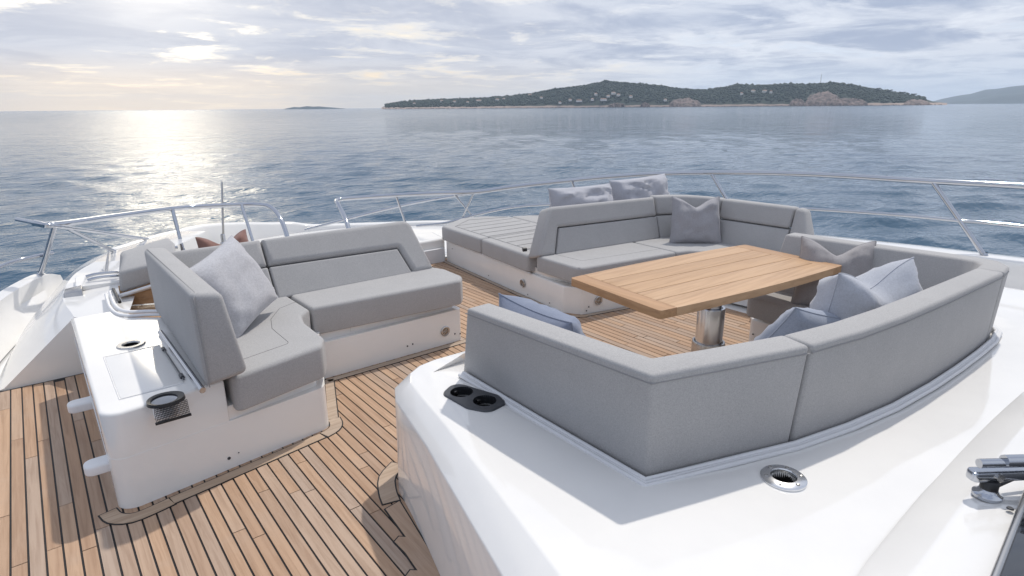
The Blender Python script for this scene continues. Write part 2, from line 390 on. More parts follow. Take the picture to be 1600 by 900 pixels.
def pillow(name, w_, h_, t_, m, loc, rot, chop=0.0, sag=0.0, seed=0, back=None, pipe=True, wr=1.0, N=26, label='', cat='pillow', pinch=.09):
    """scatter cushion: two bulging panels sewn at a seam, pointed corners, creases, optional karate chop in the top edge"""
    def pt(u, v, s):
        x = u * w_ / 2 * (1 - pinch * (1 - v * v) ** 1.0 * abs(u) ** 3); y = v * h_ / 2 * (1 - pinch * (1 - u * u) * abs(v) ** 3)
        b = max(0, (1 - u ** 4)) ** .62 * max(0, (1 - v ** 4)) ** .62
        z = s * t_ / 2 * b
        if chop:
            k = (.5 * max(0, 1 - abs(u) / .9) ** 1.3 + .5 * math.exp(-(u / .42) ** 2)) * ((v + 1) / 2) ** 1.8
            y -= chop * h_ * k; x *= 1 - .10 * max(0, v) ; z *= 1 + .35 * k * (1 - abs(v))
        rim = (abs(u) ** 2 + abs(v) ** 2) * .5
        q = Vector((u * 2.1, v * 2.1, seed * 3.7 + s * 1.3))
        z += s * wr * t_ * b * (.12 * noise.noise(q * 1.3) + .07 * noise.noise(q * 3.1)); z += s * wr * t_ * .028 * b * (1 - abs(noise.noise(Vector((u * 1.6 + v * 2.2, v * .7 - u * .5, seed * 5.1 + s)) * 1.7)) * 4)
        rad = math.atan2(v, u)
        z += s * wr * t_ * .045 * min(1, b * 3) * rim * math.sin(rad * 11 + 3 * noise.noise(q)) * (.5 + noise.noise(q + Vector((9, 2, 1))))
        if chop: z += s * t_ * .07 * b * math.sin(u * 9 + v * 3) * ((v + 1) / 2)
        y -= sag * h_ * (1 - v) * .5 * (u * u) * 0
        return Vector((x, y, z))
    root = bpy.data.objects.new(name, None); root.empty_display_size = .1; root.location = loc; root.rotation_euler = rot; link(root); tag(root, label, cat, 'scatter pillows')
    lin = np.linspace(-1, 1, N + 1); lin = np.sign(lin) * np.abs(np.sin(lin * math.pi / 2)) ** .9
    for s, nm, mm in ((1, 'front_panel', m), (-1, 'back_panel', back or m)):
        rows = [[pt(u, v, s) for u in lin] for v in lin]
        bm = grid_bm(rows)
        if s < 0: bmesh.ops.reverse_faces(bm, faces=bm.faces)
        me = bpy.data.meshes.new(nm); bm.to_mesh(me); bm.free(); me.materials.append(mm)
        for p in me.polygons: p.use_smooth = True
        o = bpy.data.objects.new(nm, me); link(o, root)
    if pipe:
        loop = [pt(u, -1, 1) for u in lin] + [pt(1, v, 1) for v in lin[1:]] + [pt(u, 1, 1) for u in lin[::-1][1:]] + [pt(-1, v, 1) for v in lin[::-1][1:]]
        bm = tube_bm(loop, .0035, 6); me = bpy.data.meshes.new('piping'); bm.to_mesh(me); bm.free(); me.materials.append(back or m)
        for p in me.polygons: p.use_smooth = True
        o = bpy.data.objects.new('piping', me); link(o, root)
    return root

# ================================================================== SETTING
# ---- sea: real waves near the yacht, finer ripples in the material
SEA_Z = -2.6
def build_sea():
    ang = np.concatenate([np.radians(np.linspace(-170, -14, 40, endpoint=False)), np.radians(np.linspace(-14, 92, 560, endpoint=False)), np.radians(np.linspace(92, 190, 26))])
    rad = np.concatenate([np.linspace(3, 9, 8, endpoint=False), 9 * (9200 / 9) ** (np.linspace(0, 1, 620) ** 1.0)])
    A, RR = np.meshgrid(ang, rad)
    X = 2.0 + RR * np.sin(A); Y = RR * np.cos(A)
    Z = np.zeros_like(X); DX = np.zeros_like(X); DY = np.zeros_like(X)
    dr = RR * .0120
    rng = np.random.default_rng(3)
    for i in range(120):
        lam = .30 * (4.2 / .30) ** rng.random()
        th = R(205) + rng.normal(0, .62); k = 2 * math.pi / lam
        amp = .0056 * lam ** .85 * (.5 + rng.random()) * (.75 if lam > 4 else 1.0)
        att = np.clip((lam / dr - 2.2) / 3.0, 0, 1)
        ph = k * (X * math.sin(th) + Y * math.cos(th)) + rng.random() * 6.28
        grp = .65 + .5 * np.sin(ph * .13 + rng.random() * 6) * np.sin((X * math.cos(th) - Y * math.sin(th)) * k * .11 + rng.random() * 6)
        Z += att * amp * grp * np.cos(ph)
        DX -= att * amp * grp * .8 * np.sin(ph) * math.sin(th); DY -= att * amp * grp * .8 * np.sin(ph) * math.cos(th)
    co = np.stack([X + DX, Y + DY, SEA_Z + Z * .85], -1).reshape(-1, 3)
    nr, na = X.shape
    idx = np.arange(nr * na).reshape(nr, na)
    q = np.stack([idx[:-1, :-1], idx[:-1, 1:], idx[1:, 1:], idx[1:, :-1]], -1).reshape(-1, 4)[:, ::-1]
    me = bpy.data.meshes.new('sea'); me.vertices.add(len(co)); me.vertices.foreach_set('co', co.ravel())
    me.loops.add(q.size); me.loops.foreach_set('vertex_index', q.ravel()); me.polygons.add(len(q))
    me.polygons.foreach_set('loop_start', np.arange(0, q.size, 4)); me.polygons.foreach_set('loop_total', np.full(len(q), 4))
    me.update(); me.validate()
    me.polygons.foreach_set('use_smooth', np.ones(len(q), bool))
    m, t, b = mat('sea_water'); g = t.n('ShaderNodeNewGeometry').outputs['Position']
    d = t.n('ShaderNodeVectorMath', operation='LENGTH', ins={0: g}).outputs['Value']
    b.inputs['Base Color'].default_value = (.030, .080, .135, 1); b.inputs['IOR'].default_value = 1.333; b.inputs['Specular IOR Level'].default_value = .5
    far = t.maprange(d, 15, 500)
    ro = t.math('ADD', .05, t.math('MULTIPLY', far, .06)); t.link(ro, b.inputs['Roughness'])
    mp1 = t.n('ShaderNodeMapping', ins={0: g, 2: (0, 0, R(-25)), 3: (.8, 1.7, 1)}).outputs[0]
    h = None
    for sc_, am, d0, d1 in ((3.4, .048, 260, 40), (1.1, .105, 900, 60), (.36, .26, 3000, 200), (.12, .85, None, (25, 120)), (.04, 2.6, None, (80, 400)), (.013, 8.0, None, (300, 1500)), (.004, 24., None, (1200, 6000))):
        nz = t.noise(mp1, sc_, 3, .55, .35)
        wgt = t.maprange(d, d0, d1) if d0 else t.maprange(d, *d1)
        term = t.math('MULTIPLY', nz, t.math('MULTIPLY', wgt, am)); h = term if h is None else t.math('ADD', h, term)
    bp = t.n('ShaderNodeBump', ins={'Strength': .75, 'Distance': 1.0, 'Height': h}); t.link(bp.outputs[0], b.inputs['Normal'])
    me.materials.append(m)
    o = bpy.data.objects.new('sea', me); link(o); tag(o, kind='structure'); return o
build_sea()

# ---- far land, placed by bearing (degrees from the bow line) and elevation angle
def far_pt(az, el, D): return Vector((D * math.sin(R(az)), D * math.cos(R(az)), 1.6 + D * math.tan(R(el))))
m, t, b = mat('hillside'); g = t.n('ShaderNodeNewGeometry'); P = g.outputs['Position']
zz = t.n('ShaderNodeSeparateXYZ', ins={0: P}).outputs[2]
nb = t.noise(P, .02, 5, .6); nf = t.noise(P, .12, 4, .6)
green = t.mix(nf, (.018, .030, .022), (.036, .052, .034))
rock = t.mix(nb, (.30, .22, .18), (.42, .33, .28))
f = t.maprange(t.math('SUBTRACT', zz, t.math('MULTIPLY', nb, 13.0)), -3.2, -.8)
t.link(t.mix(f, rock, green), b.inputs['Base Color']); b.inputs['Roughness'].default_value = .95; M['hill'] = m
m, t, b = mat('cliff_rock'); P = t.n('ShaderNodeNewGeometry').outputs['Position']
mpn = t.n('ShaderNodeMapping', ins={0: P, 3: (1, 1, .45)}).outputs[0]; nb = t.noise(mpn, .07, 6, .65)
t.link(t.mix(t.maprange(nb, .35, .65), (.075, .058, .052), (.235, .175, .15)), b.inputs['Base Color']); b.inputs['Roughness'].default_value = .95; M['rock'] = m
m, t, b = mat('far_foliage'); rnd = t.noise(t.n('ShaderNodeNewGeometry').outputs['Position'], .05, 4, .6)
t.link(t.mix(rnd, (.012, .024, .018), (.036, .056, .034)), b.inputs['Base Color']); b.inputs['Roughness'].default_value = .9; M['leaf'] = m
M['farhill'] = simple('distant_hill', (.075, .095, .10), .95, var=.3, vs_=.004)
M['wall'] = simple('house_wall', (.74, .70, .65), .8, var=.08, vs_=.3)
M['roof'] = simple('tile_roof', (.40, .23, .16), .8, var=.15, vs_=.5)
M['bark'] = simple('bark', (.09, .065, .05), .9)

ISL = [(26.9, .02), (27.11, .09), (27.8, .25), (29.39, .42), (31.68, .56), (33.99, .60), (36.31, .70), (38.64, .84), (40.38, 1.04), (42.69, 1.44), (44.98, 1.63), (46.39, 1.80), (47.35, 1.88), (48.65, 1.82), (50.04, 1.73), (52.26, 1.48), (53.91, 1.2), (55.52, 1.13), (57.07, 1.35), (58.09, 1.54), (59.36, 1.47), (60.62, 1.45), (62.08, 1.52), (63.53, 1.45), (64.69, 1.52), (65.38, 1.55), (66.77, 1.32), (68.15, 1.0), (69.47, .80), (70.77, .54), (71.84, .32), (72.49, .09), (73.3, .0)]
IAZ = np.array([a for a, e in ISL]); IEL = np.array([e for a, e in ISL])
D0 = 2400.0
def isl_h(az, v):
    """ground height of the island at bearing az, v = 0 shore .. 1 ridge .. 2 back shore"""
    el = float(np.interp(az, IAZ, IEL)); top = (D0 + 260) * math.tan(R(el)) + 3
    x = far_pt(az, 0, D0 + 260 * v)
    nz = noise.fractal(Vector((x.x * .006, x.y * .006, 1.3)), 1.0, 2.1, 4)
    s = math.sin(min(v, 1.0) * math.pi / 2) ** .80 if v <= 1 else math.cos((v - 1) * math.pi / 2) ** .8
    return SEA_Z - 1.5 + (top - SEA_Z + .5) * s * (1 + .16 * nz * (v * (2 - v)) * (0.3 if v > .85 else 1.0)) + (1.2 if v > 0.02 else 0)
def isl_pt(az, v):
    p = far_pt(az, 0, D0 + 260 * v); p.z = isl_h(az, v); return p
azs = np.linspace(26.9, 73.3, 420); vs2 = [0, .03, .07, .12, .18, .25, .33, .42, .52, .63, .75, .88, 1.0, 1.15, 1.4, 1.7, 2.0]
isl = add('island_hill', grid_bm([[isl_pt(a, v) for a in azs] for v in vs2]), M['hill'], None, 60); tag(isl, kind='structure')
def ico(bm, c, r, sz=1.0, sub=1, seed=0, rough=.3):
    ret = bmesh.ops.create_icosphere(bm, subdivisions=sub, radius=1.0)
    for vtx in ret['verts']:
        k = 1 + rough * noise.noise(vtx.co * 1.9 + Vector((seed * 1.7, seed * .9, 3)))
        vtx.co = Vector((vtx.co.x * r * k, vtx.co.y * r * k, vtx.co.z * r * sz * k)) + Vector(c)
# woodland: low-poly crowns written straight to arrays
def woodland(name, pts):
    bm = bmesh.new(); bmesh.ops.create_icosphere(bm, subdivisions=1, radius=1.0)
    bv = np.array([v.co[:] for v in bm.verts]); bf = np.array([[v.index for v in f_.verts] for f_ in bm.faces]); bm.free()
    V = []; F = []; n = 0
    for (p, r, sz) in pts:
        k = 1 + RNG.normal(0, .16, len(bv))[:, None]
        V.append(bv * k * np.array([r, r, r * sz]) + np.array(p)); F.append(bf + n); n += len(bv)
    V = np.concatenate(V); F = np.concatenate(F)
    me = bpy.data.meshes.new(name); me.from_pydata(V.tolist(), [], F.tolist()); me.materials.append(M['leaf'])
    o = bpy.data.objects.new(name, me); link(o); return o
CLIFF = [(54.0, 2.8, .68), (64.9, 2.7, 1.08), (66.9, 2.6, .52), (71.4, 1.8, .36), (63.0, 1.2, .52), (48.1, 1.6, .30), (50.6, .9, .30)]
wp = []
for i in range(8200):
    a = random.uniform(27.3, 71.9); v = random.uniform(.06, 1.05) ** .9
    if any(abs(a - c) < wd * .5 and isl_h(a, v) < D0 * math.tan(R(hh)) * max(0, 1 - ((a - c) / (wd * .5)) ** 2) ** .6 * random.uniform(.8, 1.0) for c, wd, hh in CLIFF): continue
    p = isl_pt(a, v)
    if p.z < 1.5 + 2.5 * random.random(): continue
    r = random.uniform(2.6, 6.2) * (random.uniform(1.0, 1.5) if v > .85 else 1.0); wp.append(((p.x, p.y, p.z + r * .35), r, random.uniform(.55, .95)))
tag(woodland('woodland', wp), 'dark green woodland covering the island hillside', 'woodland', kind='stuff')
# cliffs: buttressed rock faces standing in front of the slope
def cliff(az, wd, h_el, label):
    """buttressed rock face standing proud of the hillside"""
    na, nz_ = 26, 14; rows = []
    H = D0 * math.tan(R(h_el)); vt = min(np.linspace(.02, .9, 90), key=lambda v: abs(isl_h(az, v) - H))
    for j in range(nz_ + 1):
        row = []
        for i in range(na + 1):
            u = i / na * 2 - 1; env = (1 - abs(u) ** 2.0) ** .6 * (1 + .35 * noise.noise(Vector((u * 3 + az, 1, 2)))) if abs(u) < 1 else 0
            v = j / nz_; a = az + u * wd * .5; p = isl_pt(a, max(.0, vt * env * v)); q = far_pt(a, 0, 1.0); d = Vector((q.x, q.y, 0)).normalized()
            rim = min(1, 4 * (1 - abs(u))) * min(1, 5 * (1 - v) + .15)
            bul = 7 + 9 * noise.noise(Vector((u * 4 + az, v * 1.2, 7))) + 6 * noise.noise(Vector((u * 11 + az, v * 3, 3))) + 3 * noise.noise(Vector((u * 23 + az, v * 9, 5)))
            p = p - d * (bul * rim) + Vector((0, 0, rim * (2.5 + 2.0 * noise.noise(Vector((u * 9, v * 6, az)))))); row.append(p)
        rows.append(row)
    o = add('sea_cliff', grid_bm(rows), M['rock'], None, None); tag(o, label, 'cliff')
CL = ['pale rounded cliff at the shore below the saddle of the island', 'tallest reddish cliff on the island below the mast', 'low reddish cliff shoulder right of the tallest island cliff', 'bare rock at the right-hand tip of the island', 'small rock face left of the tallest island cliff', 'small pale rock face below the island summit', 'smallest rock knob on the shore right of the summit']
for (a, wd, h_), l in zip(CLIFF, CL): cliff(a, wd, h_, l)
# shoreline boulders
sb = []
for i in range(700):
    a = random.uniform(27.0, 73.0); p = far_pt(a, 0, D0 + random.uniform(-16, 6)); r = random.uniform(1.2, 3.6); sb.append(((p.x, p.y, SEA_Z + r * .25), r, .6))
o = woodland('shore_rocks', sb); o.data.materials[0] = M['rock']; tag(o, 'pale rocks strewn along the waterline of the island', 'rocks', kind='stuff')
# houses
HS = [(29.8, .28, 9, 'tiny house furthest left on the island shore'), (33.4, .40, 12, 'pale house left of the wide white villa'), (34.6, .33, 10, 'small house on the shore left of the wide villa'), (41.3, .70, 11, 'white house halfway up the rise left of the summit'), (46.2, .95, 11, 'pale house on the left flank of the summit'), (49.3, .72, 12, 'white house on the right flank of the summit'), (58.6, .85, 10, 'pale house below the crest left of the mast'), (52.3, .42, 10, 'small house above the shore left of the saddle cliff'), (32.26, .50, 11, 'small pale house low on the left slope of the island'), (35.61, .48, 22, 'wide white villa near the left shore of the island'), (37.3, .55, 14, 'pale house between the wide villa and the wooded rise'), (37.9, .62, 10, 'tiny house on the crest left of the wooded rise'), (40.26, .94, 13, 'white house high on the rise left of the summit'), (42.99, .25, 11, 'small house at the waterline left of the villas'), (43.9, .50, 12, 'narrow pale house left of the shore villas'), (44.72, .43, 22, 'broad flat villa above the shore below the summit'), (45.9, .50, 10, 'small white house between the two shore villas'), (46.9, .47, 24, 'largest pale villa above the shore under the summit'), (47.3, .80, 12, 'white house halfway up the slope below the summit'), (47.75, 1.02, 15, 'white house highest on the slope below the summit'), (48.2, .88, 13, 'white house just right of the highest summit house'), (59.5, 1.05, 14, 'white house near the crest left of the mast'), (60.4, 1.03, 15, 'second white house near the crest left of the mast'), (60.9, .97, 9, 'small outbuilding beside the crest houses')]
for i, (a, el, wd, lb) in enumerate(HS):
    # the slope point seen at that elevation
    best = min((abs((isl_h(a, v) - 1.6) / (D0 + 260 * v) - math.tan(R(el))), v) for v in np.linspace(.03, .98, 60))
    p = isl_pt(a, best[1]); d = Vector((-math.sin(R(a)), -math.cos(R(a)), 0)); p += d * 9
    rot = Matrix.Rotation(-R(a) + random.uniform(-.3, .3), 4, 'Z'); hh = 6.5 + 1.5 * random.random(); dp = 9
    root = empty('hillside_house', (p.x, p.y, p.z - 2), label=lb, cat='house', group='houses on the island')
    def hp(name, bm, mm):
        bm.transform(rot); me = bpy.data.meshes.new(name); bm.to_mesh(me); bm.free(); me.materials.append(mm); ob = bpy.data.objects.new(name, me); link(ob, root); return ob
    hp('wall', box_bm(-wd / 2, wd / 2, -dp / 2, dp / 2, 0, hh), M['wall'])
    rb = bmesh.new(); W2, D2, r0, r1 = wd / 2 + .6, dp / 2 + .6, hh, hh + 2.2
    vv = [rb.verts.new(c) for c in ((-W2, -D2, r0), (W2, -D2, r0), (W2, D2, r0), (-W2, D2, r0), (-W2 + 4, 0, r1), (W2 - 4, 0, r1))]
    for q in ((0, 1, 5, 4), (1, 2, 5), (2, 3, 4, 5), (3, 0, 4), (3, 2, 1, 0)): rb.faces.new([vv[k] for k in q])
    hp('roof', rb, M['roof'])
    for k in range(max(2, int(wd / 5))):
        x = -wd / 2 + (k + .5) * wd / max(2, int(wd / 5)); hp('window', box_bm(x - .8, x + .8, -dp / 2 - .12, -dp / 2 + .1, 3.4, 5.0), M['darkgrey'])
# umbrella pines on the right-hand spur
for a, r, lb in ((68.71, 9, 'umbrella pine furthest left on the bare spur of the island'), (69.5, 8, 'umbrella pine second from left on the island spur'), (70.35, 10, 'broad umbrella pine third along the island spur'), (71.1, 9, 'umbrella pine nearest the right-hand tip of the island')):
    p = isl_pt(a, .8); root = empty('umbrella_pine', (p.x, p.y, p.z - 1), label=lb, cat='tree', group='umbrella pines on the spur')
    bm = tube_bm([(0, 0, 0), (.4, .2, 5), (.2, .1, 9), (1.2, .4, 12)], [.8, .6, .5, .3], 7)
    for k in range(5): tube_bm([(.2, .1, 8.5), (r * .5 * math.cos(k * 1.3), r * .5 * math.sin(k * 1.3), 11.5)], [.35, .15], 5, bm)
    me = bpy.data.meshes.new('trunk'); bm.to_mesh(me); bm.free(); me.materials.append(M['bark']); link(bpy.data.objects.new('trunk', me), root)
    bm = bmesh.new()
    for k in range(26):
        q = math.sqrt(random.random()) * r * .85; an = random.uniform(0, 6.28)
        ico(bm, (q * math.cos(an), q * math.sin(an), 12.4 + random.uniform(-1, 1.1)), random.uniform(1.6, 3.0), .6, 1, k)
    me = bpy.data.meshes.new('crown'); bm.to_mesh(me); bm.free(); me.materials.append(M['leaf']); link(bpy.data.objects.new('crown', me), root)
# radio mast
p = isl_pt(64.55, .95); root = empty('radio_mast', (p.x, p.y, p.z - 2), label='thin lattice radio mast on the crest of the island', cat='mast')
H = (D0 + 247) * math.tan(R(2.49)) + 1.6 - p.z + 2
bm = bmesh.new()
for k in range(3): tube_bm([(1.3 * math.cos(k * 2.09), 1.3 * math.sin(k * 2.09), 0), (.8 * math.cos(k * 2.09), .8 * math.sin(k * 2.09), H * .8)], .3, 6, bm)
for k in range(9):
    for j in range(3):
        z0 = H * .8 * k / 9; z1 = H * .8 * (k + 1) / 9; s0 = 1.3 - .5 * k / 9; s1 = 1.3 - .5 * (k + 1) / 9
        tube_bm([(s0 * math.cos(j * 2.09), s0 * math.sin(j * 2.09), z0), (s1 * math.cos((j + 1) * 2.09), s1 * math.sin((j + 1) * 2.09), z1)], .14, 4, bm)
me = bpy.data.meshes.new('lattice'); bm.to_mesh(me); bm.free(); me.materials.append(M['brushed']); link(bpy.data.objects.new('lattice', me), root)
bm = tube_bm([(0, 0, H * .78), (0, 0, H)], [.35, .2], 6); me = bpy.data.meshes.new('antenna'); bm.to_mesh(me); bm.free(); me.materials.append(M['brushed']); link(bpy.data.objects.new('antenna', me), root)
# far mountains and islets
def ridge(name, prof, D, depth, mm, ns=90, jit=.04, base=None):
    A = np.array([a for a, e in prof]); E_ = np.array([e for a, e in prof]); rows = []
    for v in (0, .15, .35, .6, .85, 1.0, 1.3, 2.0):
        row = []
        for a in np.linspace(A[0], A[-1], ns):
            top = D * math.tan(R(float(np.interp(a, A, E_)))) + 4; s = math.sin(min(v, 1) * math.pi / 2) if v <= 1 else math.cos((v - 1) * math.pi / 2)
            p = far_pt(a, 0, D - depth + depth * v); nz = noise.fractal(Vector((p.x * .003 * 6500 / D, p.y * .003 * 6500 / D, 2)), 1, 2, 4)
            p.z = SEA_Z - 2 + (top + 1) * s * (1 + jit * 3 * nz * (1 - .6 * (v == 1.0))); row.append(p)
        rows.append(row)
    o = add(name, grid_bm(rows), mm, None, 60); return tag(o, kind='structure')
ridge('distant_hills', [(71.5, 0.0), (72.46, .20), (73.0, .36), (73.98, .55), (74.6, .62), (75.42, .95), (76.1, 1.0), (76.84, 1.15), (77.53, 1.22), (79, 1.20), (81, .9), (83, 1.0), (86, .6), (90, 0)], 8200, 900, M['farhill'], 140)
ridge('distant_hills', [(74.2, 0.0), (75.2, .35), (76.3, .62), (77.4, .70), (78.6, .85), (80, .7), (83, .9), (86, .0)], 6900, 500, M['farhill'], 110)
ridge('distant_coast', [(72.8, 0.0), (73.6, .12), (75, .22), (76, .18), (77.5, .25), (80, .2), (84, .25), (88, 0)], 6800, 300, M['farhill'], 120)
ridge('islet', [(18.7, 0.0), (19.0, .06), (19.53, .17), (19.9, .13), (20.59, .22), (21.1, .17), (21.5, .2), (22.17, .13), (22.9, .06), (23.7, .0)], 4600, 60, M['farhill'], 80, .1)

# ---- hull, bow deck and bulwarks
XC = 2.72
HALF = [(-.62, -2.2), (-.56, 2.0), (-.50, 3.4), (-.36, 4.6), (-.05, 6.1), (.45, 6.95), (.95, 7.45), (1.5, 7.95), (2.2, 8.3), (XC, 8.38)]
OUT = HALF + [(2 * XC - x, y) for x, y in HALF[::-1][1:]]
bm = bmesh.new(); N = len(OUT)
r0 = [bm.verts.new((x, y, -.02)) for x, y in OUT]; r1 = [bm.verts.new((x, y, -.35)) for x, y in OUT]
r2 = [bm.verts.new((XC + (x - XC) * .93, y * .97 - .05, -1.6)) for x, y in OUT]; r3 = [bm.verts.new((XC + (x - XC) * .80, y * .90 - .2, -3.2)) for x, y in OUT]
for a, b_ in ((r0, r1), (r1, r2), (r2, r3)):
    for i in range(N - 1): bm.faces.new((a[i], a[i + 1], b_[i + 1], b_[i]))
bm.faces.new(r0[::-1])
tag(add('hull', bm, M['gel'], None, 30), kind='structure')
# bow bulwark: a thick low wall round the bow, lower towards the stem
bl = [((.50, 6.95), .30), ((.95, 7.42), .30), ((1.25, 7.68), .29), ((1.55, 7.9), .28), ((2.0, 8.12), .22), ((2.45, 8.22), .15), ((XC, 8.25), .12)]
bl = bl + [((2 * XC - p[0], p[1]), z) for (p, _), z in zip(bl[::-1][1:], (.06, .03, .02, .03, .04, .05))]
cen = catmull([(p[0], p[1], z) for p, z in bl], 5)
ins, outs, lows, lowo = [], [], [], []
for i, p in enumerate(cen):
    tdir = (cen[min(i + 1, len(cen) - 1)] - cen[max(i - 1, 0)]); tdir.z = 0; tdir.normalize(); nr = Vector((tdir.y, -tdir.x, 0))
    ins.append(p + nr * .10); outs.append(p - nr * .04); lows.append(Vector((p.x, p.y, -.25)) + nr * .16); lowo.append(Vector((p.x, p.y, -.4)) - nr * .05)
tag(add('bulwark', loft_bm([lowo, outs, ins, lows], .03, 3), M['gel'], None, 40), 'curved white bulwark round the bow behind the brown pillow', 'bulwark')
# starboard gunwale
gw = [((6.12, -1.2), .43), ((6.05, 1.0), .42), ((6.0, 1.8), .40), ((5.95, 2.6), .37), ((5.82, 3.4), .33), ((5.55, 4.6), .24), ((5.2, 5.9), .12), ((4.9, 6.7), .06)]
rl = [[], [], [], []]
for (x, y), z in gw:
    rl[0].append((x + .14, y, -.5)); rl[1].append((x + .10, y, z)); rl[2].append((x - .16, y, z)); rl[3].append((x - .20, y, -.1))
tag(add('gunwale', loft_bm(rl, .03, 3), M['gel'], None, 40), 'white gunwale under the long curved rail beside the dining sofa', 'gunwale')
# starboard side deck
sdk = slab('side_deck', [(4.2, -1.5), (5.9, -1.5), (5.85, 2.6), (5.4, 4.6), (5.0, 6.0), (4.9, 6.0), (4.9, 2.3), (4.2, 2.3)], M['gel'], w0=-.1, w1=.14, top=.02); tag(sdk, kind='structure')
# port bulwark (with the raked end by the first stanchion)
def along(rows, n): return [list(x) for x in zip(*[catmull(col, n) for col in zip(*rows)])]
def at_rows(rows, n):   # refine a coarse grid by Catmull-Rom both ways
    r = [catmull(row, n) for row in rows]; cols = list(zip(*r)); c = [catmull(col, n) for col in cols]; return [list(x) for x in zip(*c)]
pb = [[(-.62, 3.6, -.02), (-.66, 3.6, .2), (-.60, 3.6, .345), (-.68, 3.6, .35), (-.74, 3.6, .1)],
      [(-.44, 4.6, .02), (-.48, 4.65, .2), (-.44, 4.7, .335), (-.53, 4.7, .34), (-.60, 4.7, .1)],
      [(-.22, 5.35, .06), (-.29, 5.45, .2), (-.27, 5.5, .325), (-.36, 5.5, .33), (-.44, 5.5, .05)],
      [(.02, 6.02, .10), (-.04, 6.08, .2), (-.03, 6.1, .31), (-.12, 6.15, .315), (-.20, 6.2, .05)],
      [(.10, 6.20, .10), (.085, 6.24, .2), (.07, 6.24, .265), (-.02, 6.3, .27), (-.10, 6.35, .05)]]
tag(add('bulwark', grid_bm(along(pb, 6)), M['gel'], None, 38), 'white bulwark at the left edge carrying a rail stanchion', 'bulwark')
# port shoulder moulding: plateau, ridge and gutter sweeping up to the bow
sh = [[(.30, 4.05, .40), (.07, 4.46, .37), (-.34, 4.46, .01), (-.40, 4.5, -.02), (-.47, 4.55, .0)],
      [(.42, 4.55, .43), (.04, 4.9, .40), (-.22, 5.0, .17), (-.31, 5.02, .03), (-.36, 5.05, .03)],
      [(.52, 5.1, .43), (.13, 5.45, .41), (-.05, 5.55, .24), (-.16, 5.6, .06), (-.22, 5.6, .06)],
      [(.70, 5.7, .40), (.30, 6.0, .38), (.14, 6.12, .29), (.06, 6.2, .17), (.02, 6.25, -.1)],
      [(.95, 6.3, .36), (.55, 6.55, .36), (.38, 6.62, .31), (.30, 6.68, .18), (.25, 6.72, -.25)],
      [(1.25, 6.9, .32), (.90, 7.1, .33), (.72, 7.12, .29), (.62, 7.12, .15), (.56, 7.12, -.3)],
      [(1.45, 7.3, .30), (1.2, 7.5, .30), (1.02, 7.52, .27), (.92, 7.5, .1), (.86, 7.5, -.3)]]
shr = along(sh, 8); shr = [[shr[0][i] if k else Vector((shr[0][i].x, shr[0][i].y, -.03)) for i in range(5)] for k in (0,)] + shr
tag(add('shoulder_moulding', grid_bm(shr), M['gel'], None, 22), kind='structure')
# low coaming that closes the walkway towards the bow
o = slab('coaming', fillet([(1.9, 5.45), (3.42, 5.45), (3.50, 5.85), (1.9, 5.85)], .05), M['gel'], w0=-.02, w1=.25, top=.03); tag(o, 'low white coaming across the far end of the walkway', 'coaming')
slab('ledge', fillet([(2.4, 5.41), (3.38, 5.41), (3.38, 5.45), (2.4, 5.45)], .005), M['rubber'], o, w0=.0, w1=.15, top=.005)

# ---- coachroof with the sunken dining well
RZ = lambda x, y: .50 - .018 * max(0, x - 1.5) + (.0 if y > .43 else 0)
port_top = [(1.50, 2.20), (1.30, 2.205), (1.21, 2.19), (1.14, 2.145), (1.095, 2.06), (1.06, 1.90), (1.02, 1.68), (.93, 1.27), (.84, .87), (.70, .25), (.55, -.5), (.35, -1.4)]
port_mid = [(1.50, 2.24), (1.29, 2.255), (1.17, 2.235), (1.08, 2.185), (1.028, 2.08), (.992, 1.91), (.945, 1.69), (.838, 1.275), (.735, .87), (.585, .25), (.43, -.5), (.23, -1.4)]
port_low = [(1.50, 2.245), (1.28, 2.255), (1.16, 2.235), (1.07, 2.185), (1.015, 2.08), (.98, 1.91), (.925, 1.68), (.81, 1.25), (.69, .82), (.53, .2), (.37, -.55), (.17, -1.45)]
rest = [(5.1, -1.4), (4.95, .5), (4.75, 2.2)]
in_low = [(4.10, 2.2), (4.10, 1.0), (4.02, .86), (3.85, .77), (3.6, .745), (3.1, .735), (2.8, .745), (2.46, .765), (2.16, .805), (1.93, .85), (1.65, .93), (1.36, 1.03), (1.36, 1.5), (1.36, 1.85), (1.37, 2.06)]
in_top = [(4.17, 2.2), (4.17, .95), (4.10, .74), (3.95, .62), (3.7, .545), (3.2, .52), (2.95, .53), (2.6, .575), (2.27, .64), (1.9, .735), (1.57, .83), (1.27, .985), (1.268, 1.5), (1.262, 1.85), (1.22, 2.09)]
bm = bmesh.new(); npt, nre = len(port_low), len(port_low) + len(rest)
V0 = [bm.verts.new((x, y, 0.0)) for x, y in port_low + rest + in_low]
V1 = [bm.verts.new((x, y, .430 if i < npt else RZ(x, y) - (.03 if i < nre else .026))) for i, (x, y) in enumerate(port_mid + rest + in_low)]
V2 = [bm.verts.new((x, y, RZ(x, y))) for x, y in port_top + rest + in_top]
N = len(V0)
for a, b_ in ((V0, V1), (V1, V2)):
    for i in range(N): bm.faces.new((a[i - 1], a[i], b_[i], b_[i - 1]))
bm.faces.new(V2); bm.faces.new(V0[::-1]); bmesh.ops.recalc_face_normals(bm, faces=bm.faces)
es = []
for i in range(1, len(port_top) - 1):
    for e in V2[i].link_edges:
        if e.other_vert(V2[i]) in (V2[i - 1], V2[i + 1]): es.append(e)
    for e in V1[i].link_edges:
        if e.other_vert(V1[i]) in (V1[i - 1], V1[i + 1]): es.append(e)
bmesh.ops.bevel(bm, geom=list(set(es)), offset=.006, segments=2, profile=.5, affect='EDGES')
